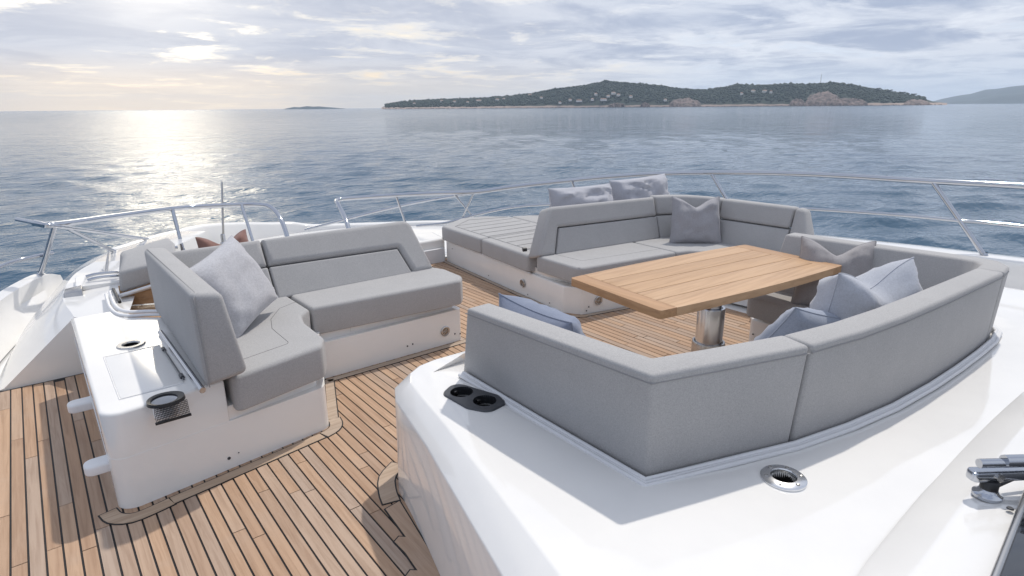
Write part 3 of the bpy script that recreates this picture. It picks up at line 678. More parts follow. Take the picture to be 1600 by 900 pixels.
roof = add('coachroof', bm, M['gel'], None, None); tag(roof, kind='structure')
CUPS = [(1.205, 1.845), (1.232, 1.725)]; SOCK = (1.65, .738)
cut(roof, [(x, y, .36, .6, .047) for x, y in CUPS] + [(SOCK[0], SOCK[1], .30, .6, .036)])
for p in roof.data.polygons: p.use_smooth = len(p.vertices) < 5
roof.data.set_sharp_from_angle(angle=R(22))
# raised cowl in front of the windscreen
cr = []
for x in np.linspace(.45, 4.9, 40):
    y0 = .40 + .045 * math.sin(max(0, min(1, (x - 1.2) / 2.6)) * math.pi) - .12 * max(0, 1.4 - x) - .12 * max(0, x - 3.4); z = RZ(x, y0)
    cr.append([(x, y0 + .012, z - .004), (x, y0, z + .004), (x, y0 - .045, z + .022), (x, y0 - .088, z + .043), (x, y0 - .105, z + .047), (x, y0 - .16, z + .052), (x, y0 - .5, z + .07), (x, y0 - 1.4, z + .1), (x, y0 - 1.4, z - .1)])
tag(add('windscreen_cowl', grid_bm(cr), M['gel'], None, 50), 'raised white cowl in front of the windscreen', 'cowl')

# ---- teak deck: each plank its own piece over a black caulked base
deck = slab('deck', [(-.62, .2), (4.2, .2), (4.3, 5.6), (1.0, 5.6), (-.45, 4.5)], M['caulk'], w0=-.03, w1=-.004); tag(deck, kind='structure')
PW = .0525; GAP = .0074
pm = box_bm(-.5, .5, -.5, .5, -.5, .5); 
me_pl = bpy.data.meshes.new('plank'); pm.to_mesh(me_pl); pm.free(); me_pl.materials.append(M['teak'])
A_FOOT = [(.07, 2.72), (.97, 2.86), (1.2, 3.42), (2.2, 3.42), (2.2, 5.6), (.07, 5.6)]
B_FOOT = [(3.42, 5.38), (3.22, 3.36), (3.3, 3.26), (4.4, 3.04), (4.5, 2.2), (5, 2.2), (5, 5.6), (3.42, 5.6)]
C_FOOT = [(1.04, 2.1), (.98, 1.75), (.5, .2), (4.3, .2), (4.3, 1.95), (3.62, 1.95), (3.62, 1.4), (2.0, 1.4), (1.9, 2.1)]
def inside(p, poly):
    c = False
    for i in range(len(poly)):
        (x0, y0), (x1, y1) = poly[i - 1], poly[i]
        if (y0 > p[1]) != (y1 > p[1]) and p[0] < (x1 - x0) * (p[1] - y0) / (y1 - y0) + x0: c = not c
    return c
def hidden(x, y0, y1):
    for yy in np.linspace(y0, y1, 9):
        for xx in (x - PW / 2, x + PW / 2):
            if not (inside((xx, yy), A_FOOT) or inside((xx, yy), B_FOOT) or inside((xx, yy), C_FOOT) or yy > 5.45 or (xx < .06 and yy > 4.47)): return False
    return True
npl = 0
x = -.60
while x < 4.3:
    y = 1.25 - random.uniform(0, 1.2)
    while y < 5.5:
        L = random.uniform(1.0, 2.1); y1 = min(y + L, 5.52)
        if x < .06 and y1 > 4.44: y1 = 4.44
        if y1 - y > .05 and not hidden(x, y, y1) and y1 > 1.3:
            # the hidden ends under the furniture are not built
            o = bpy.data.objects.new('plank', me_pl); link(o, deck)
            o.location = (x, (y + y1) / 2, -.0055 + random.uniform(-.0004, .0004)); o.scale = (PW - GAP, (y1 - y) - .0045, .011); npl += 1
        y = y1
        if y1 >= 4.44 and x < .06: break
    x += PW
print('planks', npl)
# margin boards along the furniture, caulked on both sides
def margin(name, pts, wd, z=.0035, cap0=.0, cap1=.0, n=0):
    P = [Vector((p[0], p[1], 0)) for p in pts]
    if n: P = catmull(P, n)
    L_, R_ = [], []
    for i, p in enumerate(P):
        if 0 < i < len(P) - 1:
            d1 = (P[i] - P[i - 1]).normalized(); d2 = (P[i + 1] - P[i]).normalized(); d = (d1 + d2).normalized(); k = 1 / max(.5, d.dot(d1))
        else: d = (P[min(i + 1, len(P) - 1)] - P[max(i - 1, 0)]).normalized(); k = 1
        nn = Vector((d.y, -d.x, 0)) * k; L_.append((p.x, p.y)); R_.append((p.x + nn.x * wd, p.y + nn.y * wd))
    poly = L_ + R_[::-1]
    if area(poly) < 0: poly = poly[::-1]
    slab('caulk_line', offset(poly, -.006), M['caulk'], deck, w0=-.004, w1=.0022)
    return slab(name, poly, M['margin'], deck, w0=-.002, w1=z)
margin('margin_board', [(.035, 2.72), (.05, 2.665), (.09, 2.635), (.15, 2.64), (.22, 2.655)], .06, n=3)
margin('margin_board', [(.225, 2.656), (.93, 2.765)], .055)
margin('margin_board', [(.935, 2.766), (.985, 2.785), (1.01, 2.82), (1.02, 2.87)], .06, n=3)
margin('margin_board', [(1.022, 2.875), (1.20, 3.36)], .05)
margin('margin_board', [(1.21, 3.365), (2.24, 3.365)], .045)
margin('margin_board', [(3.395, 5.42), (3.185, 3.36)], .04)
margin('margin_board', [(3.18, 3.355), (3.19, 3.27), (3.26, 3.205), (3.30, 3.20)], .04, n=3)
margin('margin_board', [(3.305, 3.198), (4.35, 2.985)], .04)
# cabin corner boards with nibbed planks
margin('margin_board', [(1.13, 2.235), (1.05, 2.18), (1.005, 2.09), (.985, 2.02)], .07, n=3)
nib = [(.98, 2.01), (.925, 1.68), (.81, 1.25), (.76, 1.05), (.70, 1.05), (.742, 1.30), (.738, 1.40), (.765, 1.415), (.785, 1.40), (.795, 1.56), (.792, 1.615), (.818, 1.63), (.838, 1.612), (.848, 1.72), (.845, 1.80), (.872, 1.815), (.892, 1.795), (.91, 2.0)]
slab('caulk_line', offset(nib if area(nib) > 0 else nib[::-1], -.006), M['caulk'], deck, w0=-.004, w1=.0024); slab('margin_board', nib, M['margin'] if False else M['teak'], deck, w0=-.002, w1=.0037)

# ================================================================== LEFT CORNER SOFA
LS = empty('corner_sofa', (1.0, 3.3, 0), label='grey L-shaped corner sofa on a white base with console, at the left of the deck', cat='sofa')
base_poly = fillet([(.045, 2.665), (.995, 2.795), (1.20, 3.385), (2.235, 3.385), (2.235, 4.06), (.045, 4.2)], [.07, .06, .02, .03, .03, .02], 6)
base = slab('base', base_poly, M['gel'], LS, w0=.0, w1=.2355, top=.0)
up_poly = fillet([(.50, 2.735), (.965, 2.835), (1.225, 3.43), (2.20, 3.43), (2.20, 4.02), (.50, 4.02)], [.0, .05, .02, .03, .02, 0], 5)
slab('plinth', up_poly, M['gel'], LS, w0=.23, w1=.305, top=.0)
con_poly = fillet([(.047, 2.667), (.52, 2.732), (.52, 3.84), (.30, 4.02), (.28, 4.2), (.047, 4.2)], [.068, .006, 0, 0, 0, 0], 6)
con = slab('console', con_poly, M['gel'], LS, w0=.2355, w1=.44, top=.014, seg=3)
cut(con, [(.26, 3.485, .34, .5, .036), (.275, 2.672, .36, .5, .050)])
for p in con.data.polygons: p.use_smooth = len(p.vertices) < 5; p.material_index = 0
con.data.set_sharp_from_angle(angle=R(35))
slab('hatch_lid', fillet([(.135, 2.81), (.375, 2.81), (.375, 3.38), (.135, 3.38)], .015), M['gel'], LS, w0=.437, w1=.4425, top=.002, seg=2)
bm = bmesh.new()
for a, b_ in (((.13, 2.805), (.38, 2.805)), ((.13, 3.385), (.38, 3.385)), ((.13, 2.805), (.13, 3.385))): tube_bm([(*a, .4405), (*b_, .4405)], .0016, 6, bm)
add('lid_gap', bm, M['rubber'], LS, 60)
bm = lathe_bm([(.036, .40), (.036, .441), (.042, .4475), (.062, .4475), (.066, .441), (.066, .43)], .26, 3.485, 40); add('cup_ring', bm, M['brushed'], LS, 40)
add('cup_well', lathe_bm([(.0355, .44), (.035, .36), (0, .355)], .26, 3.485, 32), M['hole'], LS, 40)
# black cup holder with its mesh apron
ch = bpy.data.objects.new('cup_holder', None); link(ch, LS)
def cadd(name, bm, mm, sm=40):
    me = bpy.data.meshes.new(name); bm.transform(Matrix.Translation((-1.0, -3.3, 0))); bm.to_mesh(me); bm.free(); me.materials.append(mm)
    for p in me.polygons: p.use_smooth = True
    me.set_sharp_from_angle(angle=R(sm)); o = bpy.data.objects.new(name, me); link(o, ch); return o
bm = bmesh.new(); n = 40
inn = [(.275 + .050 * math.cos(a), 2.672 + .050 * math.sin(a)) for a in np.linspace(0, 2 * math.pi, n, endpoint=False)]
outr = []
for a in np.linspace(0, 2 * math.pi, n, endpoint=False):
    c_, s_ = math.cos(a), math.sin(a); rx = .066 if c_ < 0 else .078; ry = .068 if s_ > 0 else .060; outr.append((.275 + rx * (abs(c_) ** (.75 if c_ > 0 and s_ < .4 else 1)) * (1 if c_ > 0 else -1), 2.672 + ry * s_))
ra = [bm.verts.new((x, y, .432)) for x, y in inn]; rb = [bm.verts.new((x, y, .450)) for x, y in inn]; rc = [bm.verts.new((.275 + (x - .275) * .97, 2.672 + (y - 2.672) * .97, .452)) for x, y in outr]; rd = [bm.verts.new((x, y, .438)) for x, y in outr]
for A_, B_ in ((ra, rb), (rb, rc), (rc, rd)):
    for k in range(n): bm.faces.new((A_[k - 1], A_[k], B_[k], B_[k - 1]))
bmesh.ops.recalc_face_normals(bm, faces=bm.faces); cadd('rim', bm, M['black'])
bm = bmesh.new()
for k in range(24):
    u = k / 23; tube_bm([(.232 + .118 * u, 2.632 - .006 * u, .446 - .004), (.226 + .124 * u, 2.602 + .022 * u, .425), (.226 + .124 * u, 2.590 + .022 * u * .9, .385)], .0014, 4, bm)
for k in range(9):
    z = .44 - .055 * k / 8; y = 2.628 - .038 * k / 8; tube_bm([(.229, y, z), (.349, y + .018 * k / 8, z)], .0014, 4, bm)
cadd('mesh_apron', bm, M['black'])
bm = box_bm(.222, .354, 2.600, 2.612, .376, .384); bm.transform(Matrix.Rotation(0, 4, 'Z')); cadd('lower_bar', bm, M['black'])
cadd('well', lathe_bm([(.0495, .44), (.048, .38), (0, .375)], .275, 2.672, 32), M['plastic'])
# chrome rail and latch rod on the console
bm = tube_bm([(.408, 3.56, .452), (.418, 2.65, .452)], .013, 12); add('chrome_rail', bm, M['steel'], LS, 50)
bm = tube_bm([(.378, 3.30, .449), (.380, 2.83, .449)], .0035, 8); tube_bm([(.378, 3.31, .446), (.378, 3.275, .446)], .009, 8, bm); tube_bm([(.380, 2.90, .446), (.380, 2.86, .446)], .010, 8, bm); add('latch_rod', bm, M['darkgrey'], LS, 50)
# two folding steps on the outboard side
for (x0, y0, z0, ln, wd) in ((.075, 2.80, .20, .115, .085), (.06, 3.50, .20, .115, .085)):
    st = slab('folding_step', fillet([(x0 - ln, y0 - wd / 2), (x0 + .01, y0 - wd / 2), (x0 + .01, y0 + wd / 2), (x0 - ln, y0 + wd / 2)], [.034, 0, 0, .034], 6), M['plastic'], LS, w0=z0 - .045, w1=z0, top=.012, bot=.008)
bm = tube_bm([(.0445, 2.78, .335), (.0445, 4.15, .335)], .0018, 6); add('side_seam', bm, M['rubber'], LS)
# underseat hatch, speaker, screws
add('underseat_hatch', box_bm(1.42, 1.98, 3.424, 3.432, .247, .300, .002), M['gel'], LS, 40)
add('hatch_pull', box_bm(1.62, 1.72, 3.419, 3.426, .262, .298, .002), M['rubber'], LS, 40)
def speaker(cen, nrm, parent):
    rot = Vector(nrm).to_track_quat('Z', 'Y').to_matrix().to_4x4(); T_ = Matrix.Translation(cen) @ rot
    r_ = bpy.data.objects.new('courtesy_light', None); link(r_, parent)
    off = Vector((0, 0, 0)); p_ = parent
    while p_ is not None: off += p_.location; p_ = p_.parent
    def sub(name, bm, mm):
        bm.transform(Matrix.Translation(-off) @ T_); me = bpy.data.meshes.new(name); bm.to_mesh(me); bm.free(); me.materials.append(mm)
        for q in me.polygons: q.use_smooth = True
        me.set_sharp_from_angle(angle=R(40)); link(bpy.data.objects.new(name, me), r_)
    sub('bezel', lathe_bm([(.036, 0), (.036, .006), (.032, .009), (.026, .007), (.026, .002)], 0, 0, 28), M['brushed'])
    bm = bmesh.new()
    for k in (.008, .016, .024): lathe_bm([(k + .0025, .003), (k + .0025, .006), (k - .001, .006), (k - .001, .003)], 0, 0, 24, bm)
    for k in range(6): tube_bm([(0, 0, .005), (.026 * math.cos(k * 1.047), .026 * math.sin(k * 1.047), .005)], .0016, 5, bm)
    sub('grille', bm, M['brushed']); sub('backing', lathe_bm([(.028, .002), (0, .0022)], 0, 0, 24), M['hole'])
def screw(cen, nrm, parent, r=.006):
    T_ = Matrix.Translation(cen) @ Vector(nrm).to_track_quat('Z', 'Y').to_matrix().to_4x4(); bm = lathe_bm([(r, 0), (r * .8, .003), (0, .0035)], 0, 0, 12); bm.transform(T_); add('screw', bm, M['darkgrey'], parent, 40)
speaker((2.09, 3.384, .10), (0, -1, 0), LS)
for p in ((1.79, 3.384, .065), (1.83, 3.384, .07), (2.17, 3.384, .06), (2.215, 3.384, .05)): screw(p, (0, -1, 0), LS)
screw((.49, 2.726, .055), (.14, -.99, 0), LS, .008); screw((.535, 2.731, .065), (.14, -.99, 0), LS, .003)
# seat cushions
arm = fillet([(.545, 2.68), (1.0, 2.795), (1.055, 2.90), (1.062, 3.20), (1.09, 3.32), (1.165, 3.40), (1.158, 3.79), (.545, 3.79)], [.03, .045, .05, .10, .08, .02, 0, 0], 5)
sc1 = slab('seat_cushion', arm, M['fab'], LS, w0=.285, w1=.462, top=.023, bot=.010, seg=5)
lng = fillet([(1.172, 3.79), (1.180, 3.405), (2.20, 3.335), (2.275, 3.42), (2.285, 3.66), (2.24, 3.79)], [0, .02, .05, .07, .06, .02], 5)
sc2 = slab('seat_cushion', lng, M['fab'], LS, w0=.285, w1=.462, top=.023, bot=.010, seg=5)
def seam(pts, parent, r=.0022, m_=None, n=0): tube('seam', pts, r, m_ or M['seam'], parent, 6, n)
seam([(.61, 2.855, .4615), (.87, 2.925, .4615), (.885, 2.945, .4615), (.885, 3.20, .4615), (.93, 3.36, .4615), (1.03, 3.52, .4615), (1.15, 3.585, .4615)], LS, .0016)
seam([(1.185, 3.425, .4575), (2.19, 3.352, .4575), (2.255, 3.425, .4575), (2.268, 3.64, .457)], LS, .002, M['piping'])
seam([(.56, 2.70, .457), (.99, 2.81, .457), (1.04, 2.905, .457)], LS, .002, M['piping'])
# backrests: plane leans back from the seat
VB = Vector((0, .20, .35)).normalized(); OB = (0, 3.735, .455)
def back(name, poly, m_, parent, O, U, V, w0, w1, r, **kw): return slab(name, poly, m_, parent, O=O, U=U, V=V, w0=w0, w1=w1, top=r, bot=r * .7, seg=4, **kw)
# U x V points forward and down for U=+x, so the front of the cushion is at larger w for U=(1,0,0),V up => W = U x V
L1 = fillet([(1.095, .222), (2.005, .205), (2.065, .0), (2.235, .0), (2.155, .405), (1.095, .405)], [.012, .015, .0, .02, .07, .012], 5)
bk = back('backrest', L1, M['fab'], LS, OB, (1, 0, 0), VB, -.15, .012, .035)
back('back_panel', fillet([(1.095, .0), (2.052, .0), (1.995, .198), (1.095, .215)], .010, 3), M['fab'], LS, OB, (1, 0, 0), VB, -.11, .002, .012)
back('backrest', fillet([(.47, .222), (1.085, .222), (1.085, .405), (.47, .405)], .012, 3), M['fab'], LS, OB, (1, 0, 0), VB, -.15, .012, .032)
back('back_panel', fillet([(.52, .0), (1.085, .0), (1.085, .215), (.52, .215)], .010, 3), M['fab'], LS, OB, (1, 0, 0), VB, -.11, .002, .012)
rl = [[(.435, 2.655, .452), (.445, 3.30, .452), (.45, 3.98, .452)], [(.425, 2.635, .885), (.44, 3.30, .855), (.455, 4.04, .825)], [(.545, 2.615, .872), (.56, 3.30, .845), (.575, 4.04, .815)], [(.600, 2.60, .50), (.62, 3.30, .452), (.63, 3.98, .452)]]
add('end_backrest', loft_bm(rl, .028, 4), M['fab'], LS, 50)
seam([(.446, 2.645, .46), (.437, 2.628, .86), (.452, 2.66, .880), (.47, 4.0, .823)], LS, .0022, M['piping'])

# ================================================================== CENTRE SUN PAD AND SOFA
SB = empty('sunpad_sofa', (4.0, 3.8, 0), label='grey sun pad and corner sofa on one white base, behind the table', cat='sofa')
bp_ = fillet([(3.405, 5.42), (3.195, 3.36), (3.275, 3.215), (4.42, 2.98), (4.50, 2.18), (5.10, 2.16), (5.20, 4.6), (4.75, 5.35), (4.0, 5.66)], [.03, .05, .07, .03, .03, .03, .1, .1, .1], 5)
slab('base', bp_, M['gel'], SB, w0=0, w1=.225, top=.012)
slab('plinth', fillet([(3.45, 5.38), (3.25, 3.60), (3.33, 3.26), (4.45, 3.03), (4.54, 2.2), (5.06, 2.2), (5.15, 4.55), (4.7, 5.3), (4.0, 5.6)], .03), M['gel'], SB, w0=.22, w1=.28)
# white cheek that carries the backrest end
slab('cheek', fillet([(3.62, .20), (3.62, .275), (3.70, .40), (3.76, .44), (3.88, .44), (3.84, .20)], .008, 2), M['gel'], SB, O=(3.16, 0, 0), U=(.05, 1, 0), V=(0, 0, 1), w0=-.06, w1=.03)
tube('pad_ledge', [(3.222, 3.80, .232), (3.400, 5.36, .232)], .007, M['plastic'], SB, 8)
pads = [[(3.195, 3.80), (4.14, 3.66), (4.20, 4.55), (3.283, 4.60)], [(3.287, 4.61), (4.203, 4.56), (4.265, 5.40), (4.02, 5.62), (3.76, 5.66), (3.345, 5.40)], [(4.15, 3.66), (5.05, 3.52), (5.12, 4.5), (4.72, 5.22), (4.275, 5.40), (4.21, 4.56)]]
for i, pp in enumerate(pads): slab('sun_pad', fillet(pp, .03, 4), M['fab'], SB, w0=.245, w1=.395, top=.028, bot=.012, seg=5)
for k in range(9):
    y = 3.98 + k * .165; x0 = 3.33 + (y - 3.8) * .09
    seam([(x0, y, .396), (4.10 + (y - 3.8) * .06, y - .05, .396)], SB, .0028, M['piping'])
seam([(3.33, 3.9, .396), (3.44, 5.28, .396), (3.76, 5.50, .396), (4.2, 5.36, .396)], SB, .0028, M['piping'])
for k in range(7):
    y = 3.9 + k * .19; seam([(4.32 + (y - 3.8) * .06, y, .396), (4.95, y - .05, .396)], SB, .0028, M['piping'])
# seats
s1 = fillet([(3.205, 3.70), (3.185, 3.17), (4.20, 3.03), (4.23, 3.60)], [.02, .07, .015, 0], 6)
slab('seat_cushion', s1, M['fab'], SB, w0=.275, w1=.408, top=.023, bot=.010, seg=5)
s2 = fillet([(4.21, 3.03), (4.33, 2.99), (4.40, 2.90), (4.44, 2.16), (4.92, 2.14), (4.92, 3.55), (4.24, 3.60)], [.01, .06, .10, .05, .03, 0, 0], 5)
slab('seat_cushion', s2, M['fab'], SB, w0=.275, w1=.408, top=.023, bot=.010, seg=5)
seam([(3.215, 3.55, .404), (3.205, 3.195, .404), (4.19, 3.055, .404)], SB, .002, M['piping'])
seam([(3.36, 3.62, .408), (3.37, 3.33, .408), (4.2, 3.19, .408)], SB, .0016, M['piping'])
# long backrest
UB = Vector((.992, -.125, 0)).normalized(); VB2 = Vector((.125 * .30, .992 * .30, 1)).normalized(); OBB = Vector((3.175, 3.655, .405))
Lb = 1.39
F1 = fillet([(.0, .0), (.185, .0), (.255, .225), (Lb, .215), (Lb, .395), (.20, .405)], [.02, 0, .012, .01, .012, .06], 4)
back('backrest', F1, M['fab'], SB, OBB, UB, VB2, -.16, .012, .032)
back('back_panel', fillet([(.195, .0), (Lb, .0), (Lb, .208), (.265, .218)], .01, 3), M['fab'], SB, OBB, UB, VB2, -.12, .002, .012)
seam([OBB + UB * .02 + Vector((0, -.012, .01)), OBB + UB * .01 + VB2 * .0 + Vector((0, -.02, .01))], SB)
# corner and starboard backrests
def P3(p, z): return (p[0], p[1], z)
e0 = OBB + UB * (Lb + .008)
cor_f = [(e0.x, e0.y), (4.66, 3.44), (4.745, 3.36), (4.78, 3.24), (4.79, 3.10)]
cor_n = [(.08, .30), (.18, .27), (.28, .20), (.31, .08), (.31, .0)]
def backpiece(front, norm, z0, zs, z1, nm='backrest'):
    nlen = [Vector(n_).normalized() for n_ in norm]
    def rail(d, z): return [(p[0] + n_.x * d, p[1] + n_.y * d, z if not callable(z) else z(i)) for i, (p, n_) in enumerate(zip(front, nlen))]
    o1 = add(nm, loft_bm([rail(.075, zs), rail(.115, z1), rail(.235, z1 - .005), rail(.20, zs)][::-1], .028, 4, 40), M['fab'], SB, 50)
    o2 = add('back_panel', loft_bm([rail(.0, z0), rail(.075, zs - .008), rail(.17, zs - .008), rail(.15, z0)][::-1], .010, 2, 40), M['fab'], SB, 50)
backpiece(cor_f, cor_n, .405, .61, .785)
sid_f = [(4.79, 3.09), (4.795, 2.7), (4.80, 2.42)]
backpiece(sid_f, [(1, 0)] * 3, .405, .61, .785)
rl = [[(4.80, 2.41, .405), (4.80, 2.20, .405)], [(4.915, 2.41, .785), (4.915, 2.33, .775)], [(5.03, 2.41, .78), (5.03, 2.33, .77)], [(5.0, 2.41, .405), (5.0, 2.20, .405)]]
add('backrest', loft_bm(rl, .03, 4), M['fab'], SB, 50)
# lights and screws on the base
speaker((3.246, 3.93, .11), (-.995, .10, 0), SB); speaker((3.42, 3.180, .10), (-.21, -.98, 0), SB)
for p in ((3.203, 3.52, .04), (3.30, 4.5, .05), (3.236, 3.84, .03), (3.38, 5.25, .17)): screw((p[0] - .006, p[1], p[2]), (-1, .1, 0), SB)
for p in ((3.33, 3.199, .06), (3.31, 3.203, .03)): screw(p, (-.2, -.98, 0), SB)
tube('pivot_knob', [(3.165, 3.78, .455), (3.135, 3.79, .455)], .018, M['black'], SB, 12)

# ================================================================== DINING SOFA
DS = empty('dining_sofa', (2.7, 1.3, 0), label='grey U-shaped dining sofa sunk into the white coachroof', cat='sofa')
slab('seat_base', fillet([(1.47, 1.0), (1.92, 1.0), (1.92, 2.16), (1.47, 2.16)], .03), M['gel'], DS, w0=0, w1=.26, top=.01)
slab('seat_base', fillet([(1.925, 1.06), (3.62, .96), (3.62, 1.38), (1.925, 1.45)], .02), M['gel'], DS, w0=0, w1=.26, top=.01)
slab('seat_base', fillet([(3.625, .95), (4.1, .95), (4.1, 2.02), (3.66, 2.02)], [.02, .0, .02, .05], 4), M['gel'], DS, w0=0, w1=.215, top=.012)
slab('plinth', fillet([(3.66, 1.0), (4.1, 1.0), (4.1, 1.97), (3.70, 1.97)], .03), M['gel'], DS, w0=.21, w1=.27)
slab('seat_cushion', fillet([(1.40, 1.0), (1.92, 1.0), (1.90, 2.05), (1.40, 2.05)], [.0, .02, .08, .03], 5), M['fab'], DS, w0=.26, w1=.40, top=.03, bot=.01)
slab('seat_cushion', fillet([(1.925, .90), (3.55, .84), (3.50, 1.36), (1.93, 1.42)], .02, 4), M['fab'], DS, w0=.26, w1=.40, top=.03, bot=.01)
slab('seat_cushion', fillet([(3.555, .84), (4.06, .84), (4.06, 2.0), (3.545, 2.0), (3.505, 1.4)], [.02, .0, .02, .07, .04], 5), M['fab'], DS, w0=.265, w1=.40, top=.03, bot=.01)
for p in ((3.655, 1.93, .05), (3.655, 1.97, .11)): screw(p, (-1, 0, 0), DS)
def dback(ob, ot, zt, zb, thick_t=.115, thick_b=.19, r=.015, zi=.39, ang=28):
    """ob, ot: outer line at the bottom and at the top; inner lines follow at the given thickness"""
    def inner(line, d):
        out = []
        for i, p in enumerate(line):
            if 0 < i < len(line) - 1:
                d1 = (Vector(line[i]) - Vector(line[i - 1])).normalized(); d2 = (Vector(line[i + 1]) - Vector(line[i])).normalized(); dd = (d1 + d2).normalized(); k = 1 / max(.6, dd.dot(d1))
            else: dd = (Vector(line[min(i + 1, len(line) - 1)]) - Vector(line[max(0, i - 1)])).normalized(); k = 1
            out.append((p[0] - dd.y * d * k, p[1] + dd.x * d * k))
        return out
    it = inner(ot, thick_t); ib = inner(ob, thick_b)
    rails = [[P3(p, z) for p, z in zip(ob, zb)], [P3(p, z) for p, z in zip(ot, zt)], [P3(p, z) for p, z in zip(it, zt)], [P3(p, zi) for p in ib]]
    o = add('backrest', loft_bm(rails, r, 4, ang), M['fab'], DS, 50)
    # piping just under the outer top edge
    pp = [Vector(P3(a, z)) * .93 + Vector(P3(b_, zb_)) * .07 for a, z, b_, zb_ in zip(ot, zt, ob, zb)]
    tube('piping', [p + Vector((0, -.0005, 0)) for p in pp], .0024, M['piping'], DS, 6)
    return o
dback([(1.345, 2.05), (1.335, 1.5), (1.335, 1.012), (1.60, .925), (1.882, .838)], [(1.235, 1.84), (1.252, 1.45), (1.282, .978), (1.57, .892), (1.868, .808)], [.855, .862, .865, .862, .858], [.472] * 5)
oc = [(1.892, .835), (2.16, .782), (2.46, .742), (2.8, .722), (3.1, .715), (3.4, .715), (3.62, .722)]; tc_ = [(1.878, .805), (2.15, .762), (2.45, .736), (2.78, .722), (3.08, .716), (3.38, .712), (3.62, .712)]
dback(oc, tc_, [.858, .853, .848, .842, .834, .825, .815], [.470, .466, .461, .456, .451, .446, .442], ang=45)
oc = [(3.63, .722), (3.80, .745), (3.93, .81), (3.99, .92), (4.0, 1.1), (4.0, 1.5), (4.0, 2.0)]; tc_ = [(3.63, .712), (3.82, .735), (3.965, .81), (4.04, .93), (4.06, 1.1), (4.06, 1.5), (4.06, 1.98)]
dback(oc, tc_, [.814, .805, .795, .785, .778, .768, .76], [.44, .437, .435, .435, .43, .43, .43], ang=50)
# inner bolster seams
tube('seam', [(3.862, 1.12, .60), (3.862, 1.95, .59)], .003, M['seam'], DS, 6)
# weather strip along the foot of the backrest
strip = [(1.325, 2.0), (1.318, 1.5), (1.318, 1.0), (1.60, .908), (1.885, .82), (2.16, .765), (2.46, .725), (2.8, .704), (3.1, .697), (3.4, .697), (3.64, .703), (3.82, .727), (3.945, .79), (3.985, .86)]
for k, (d, zz_) in enumerate(((.0, .490), (.010, .486), (.020, .486))):
    tube('trim_strip', [(x - .006 - d * (1.0 if i < 3 else .35), y - d * (.0 if i < 2 else 1.0), zz_ - .018 * max(0, x - 1.5) + .010) for i, (x, y) in enumerate(strip)], .009, M['rubber'], DS, 8)

# ================================================================== TABLE
TB = empty('dining_table', (3.02, 1.93, 0), label='teak slatted table on a telescopic steel pedestal', cat='table')
TB.rotation_euler = (0, 0, R(-6.3))
def tadd(name, bm, mm, par=TB, sm=40):
    me = bpy.data.meshes.new(name); bm.to_mesh(me); bm.free(); me.materials.append(mm)
    for p in me.polygons: p.use_smooth = len(p.vertices) < 5 and p.material_index == 0; p.material_index = 0
    me.set_sharp_from_angle(angle=R(sm)); o = bpy.data.objects.new(name, me); link(o, par); return o
TZ = .672; TL, TW = .765, .365
def bow(x): return TW + .012 - .030 * (x / TL) ** 2     # the long sides swell gently
ebw = .105
yl = np.linspace(-.29, .29, 5)
def slat(y0, y1, i):
    xs = np.linspace(-TL + ebw, TL - ebw, 15)
    lo = [(x, y0 if y0 is not None else -bow(x)) for x in xs]; hi = [(x, y1 if y1 is not None else bow(x)) for x in xs]
    return slab_bm(lo + hi[::-1], w0=TZ - .045, w1=TZ, top=.002, bot=.003, seg=2)
edges = [None, -.215, -.075, .065, .205, None]
g_ = .002
for i in range(5):
    y0 = edges[i] + g_ if edges[i] is not None else None; y1 = edges[i + 1] - g_ if edges[i + 1] is not None else None
    tadd('slat', slat(y0, y1, i), M['tteak'])
for s in (-1, 1):
    xs0 = s * (TL - ebw + .002); xs1 = s * TL
    tadd('end_board', slab_bm(fillet([(xs0, -bow(TL - ebw)), (xs1, -bow(TL)), (xs1, bow(TL)), (xs0, bow(TL - ebw))], [0, .02, .02, 0], 3), w0=TZ - .0452, w1=TZ, top=.002, bot=.003, seg=2), M['tteak2'])
tadd('underframe', box_bm(-.5, .5, -.24, .24, TZ - .058, TZ - .0455), M['tteak2'])
ped = bpy.data.objects.new('pedestal', None); link(ped, TB)
pc = (.20, .13)
tadd('upper_tube', lathe_bm([(.062, .28), (.062, TZ - .06), (0, TZ - .06)], *pc, 40), M['steel'], ped)
tadd('middle_tube', lathe_bm([(.084, .05), (.0845, .372), (.082, .380), (.070, .380), (.066, .368)], *pc, 40), M['bright'], ped)
tadd('lower_tube', lathe_bm([(.115, .0), (.115, .008), (.103, .012), (.103, .142), (.100, .150), (.090, .150), (.085, .14)], *pc, 40), M['brushed'], ped)

# ================================================================== PILLOWS
pillow('pillow', .47, .43, .17, M['p_silver'], (.765, 3.37, .685), Matrix(((.70, -.44, .56), (.69, .16, -.71), (.20, .88, .42))).transposed().transposed().to_euler(), 0, seed=1, label='textured silver-grey pillow leaning in the corner of the left sofa', wr=.6, pinch=.06)
pillow('pillow', .52, .44, .20, M['p_brown'], (1.33, 5.95, .28), (R(76), 0, R(12)), .26, seed=2, label='dark brown pillow with dented top in the bow behind the left sofa')
pillow('pillow', .72, .43, .27, M['p_lav'], (4.03, 3.98, .68), (R(74), 0, R(-8)), .0, seed=3, label='lavender-grey pillow behind the backrest, left of two on the sun pad', wr=1.6, pinch=.05)
pillow('pillow', .74, .43, .27, M['p_lav'], (4.86, 3.98, .70), (R(74), R(-2), R(-8)), .0, seed=4, label='lavender-grey pillow behind the backrest, right of two on the sun pad', wr=1.6, pinch=.05)
pillow('pillow', .47, .44, .15, M['p_grey'], (4.66, 3.18, .60), (R(72), 0, R(-42)), .19, seed=5, label='grey linen pillow with dented top in the corner behind the table')
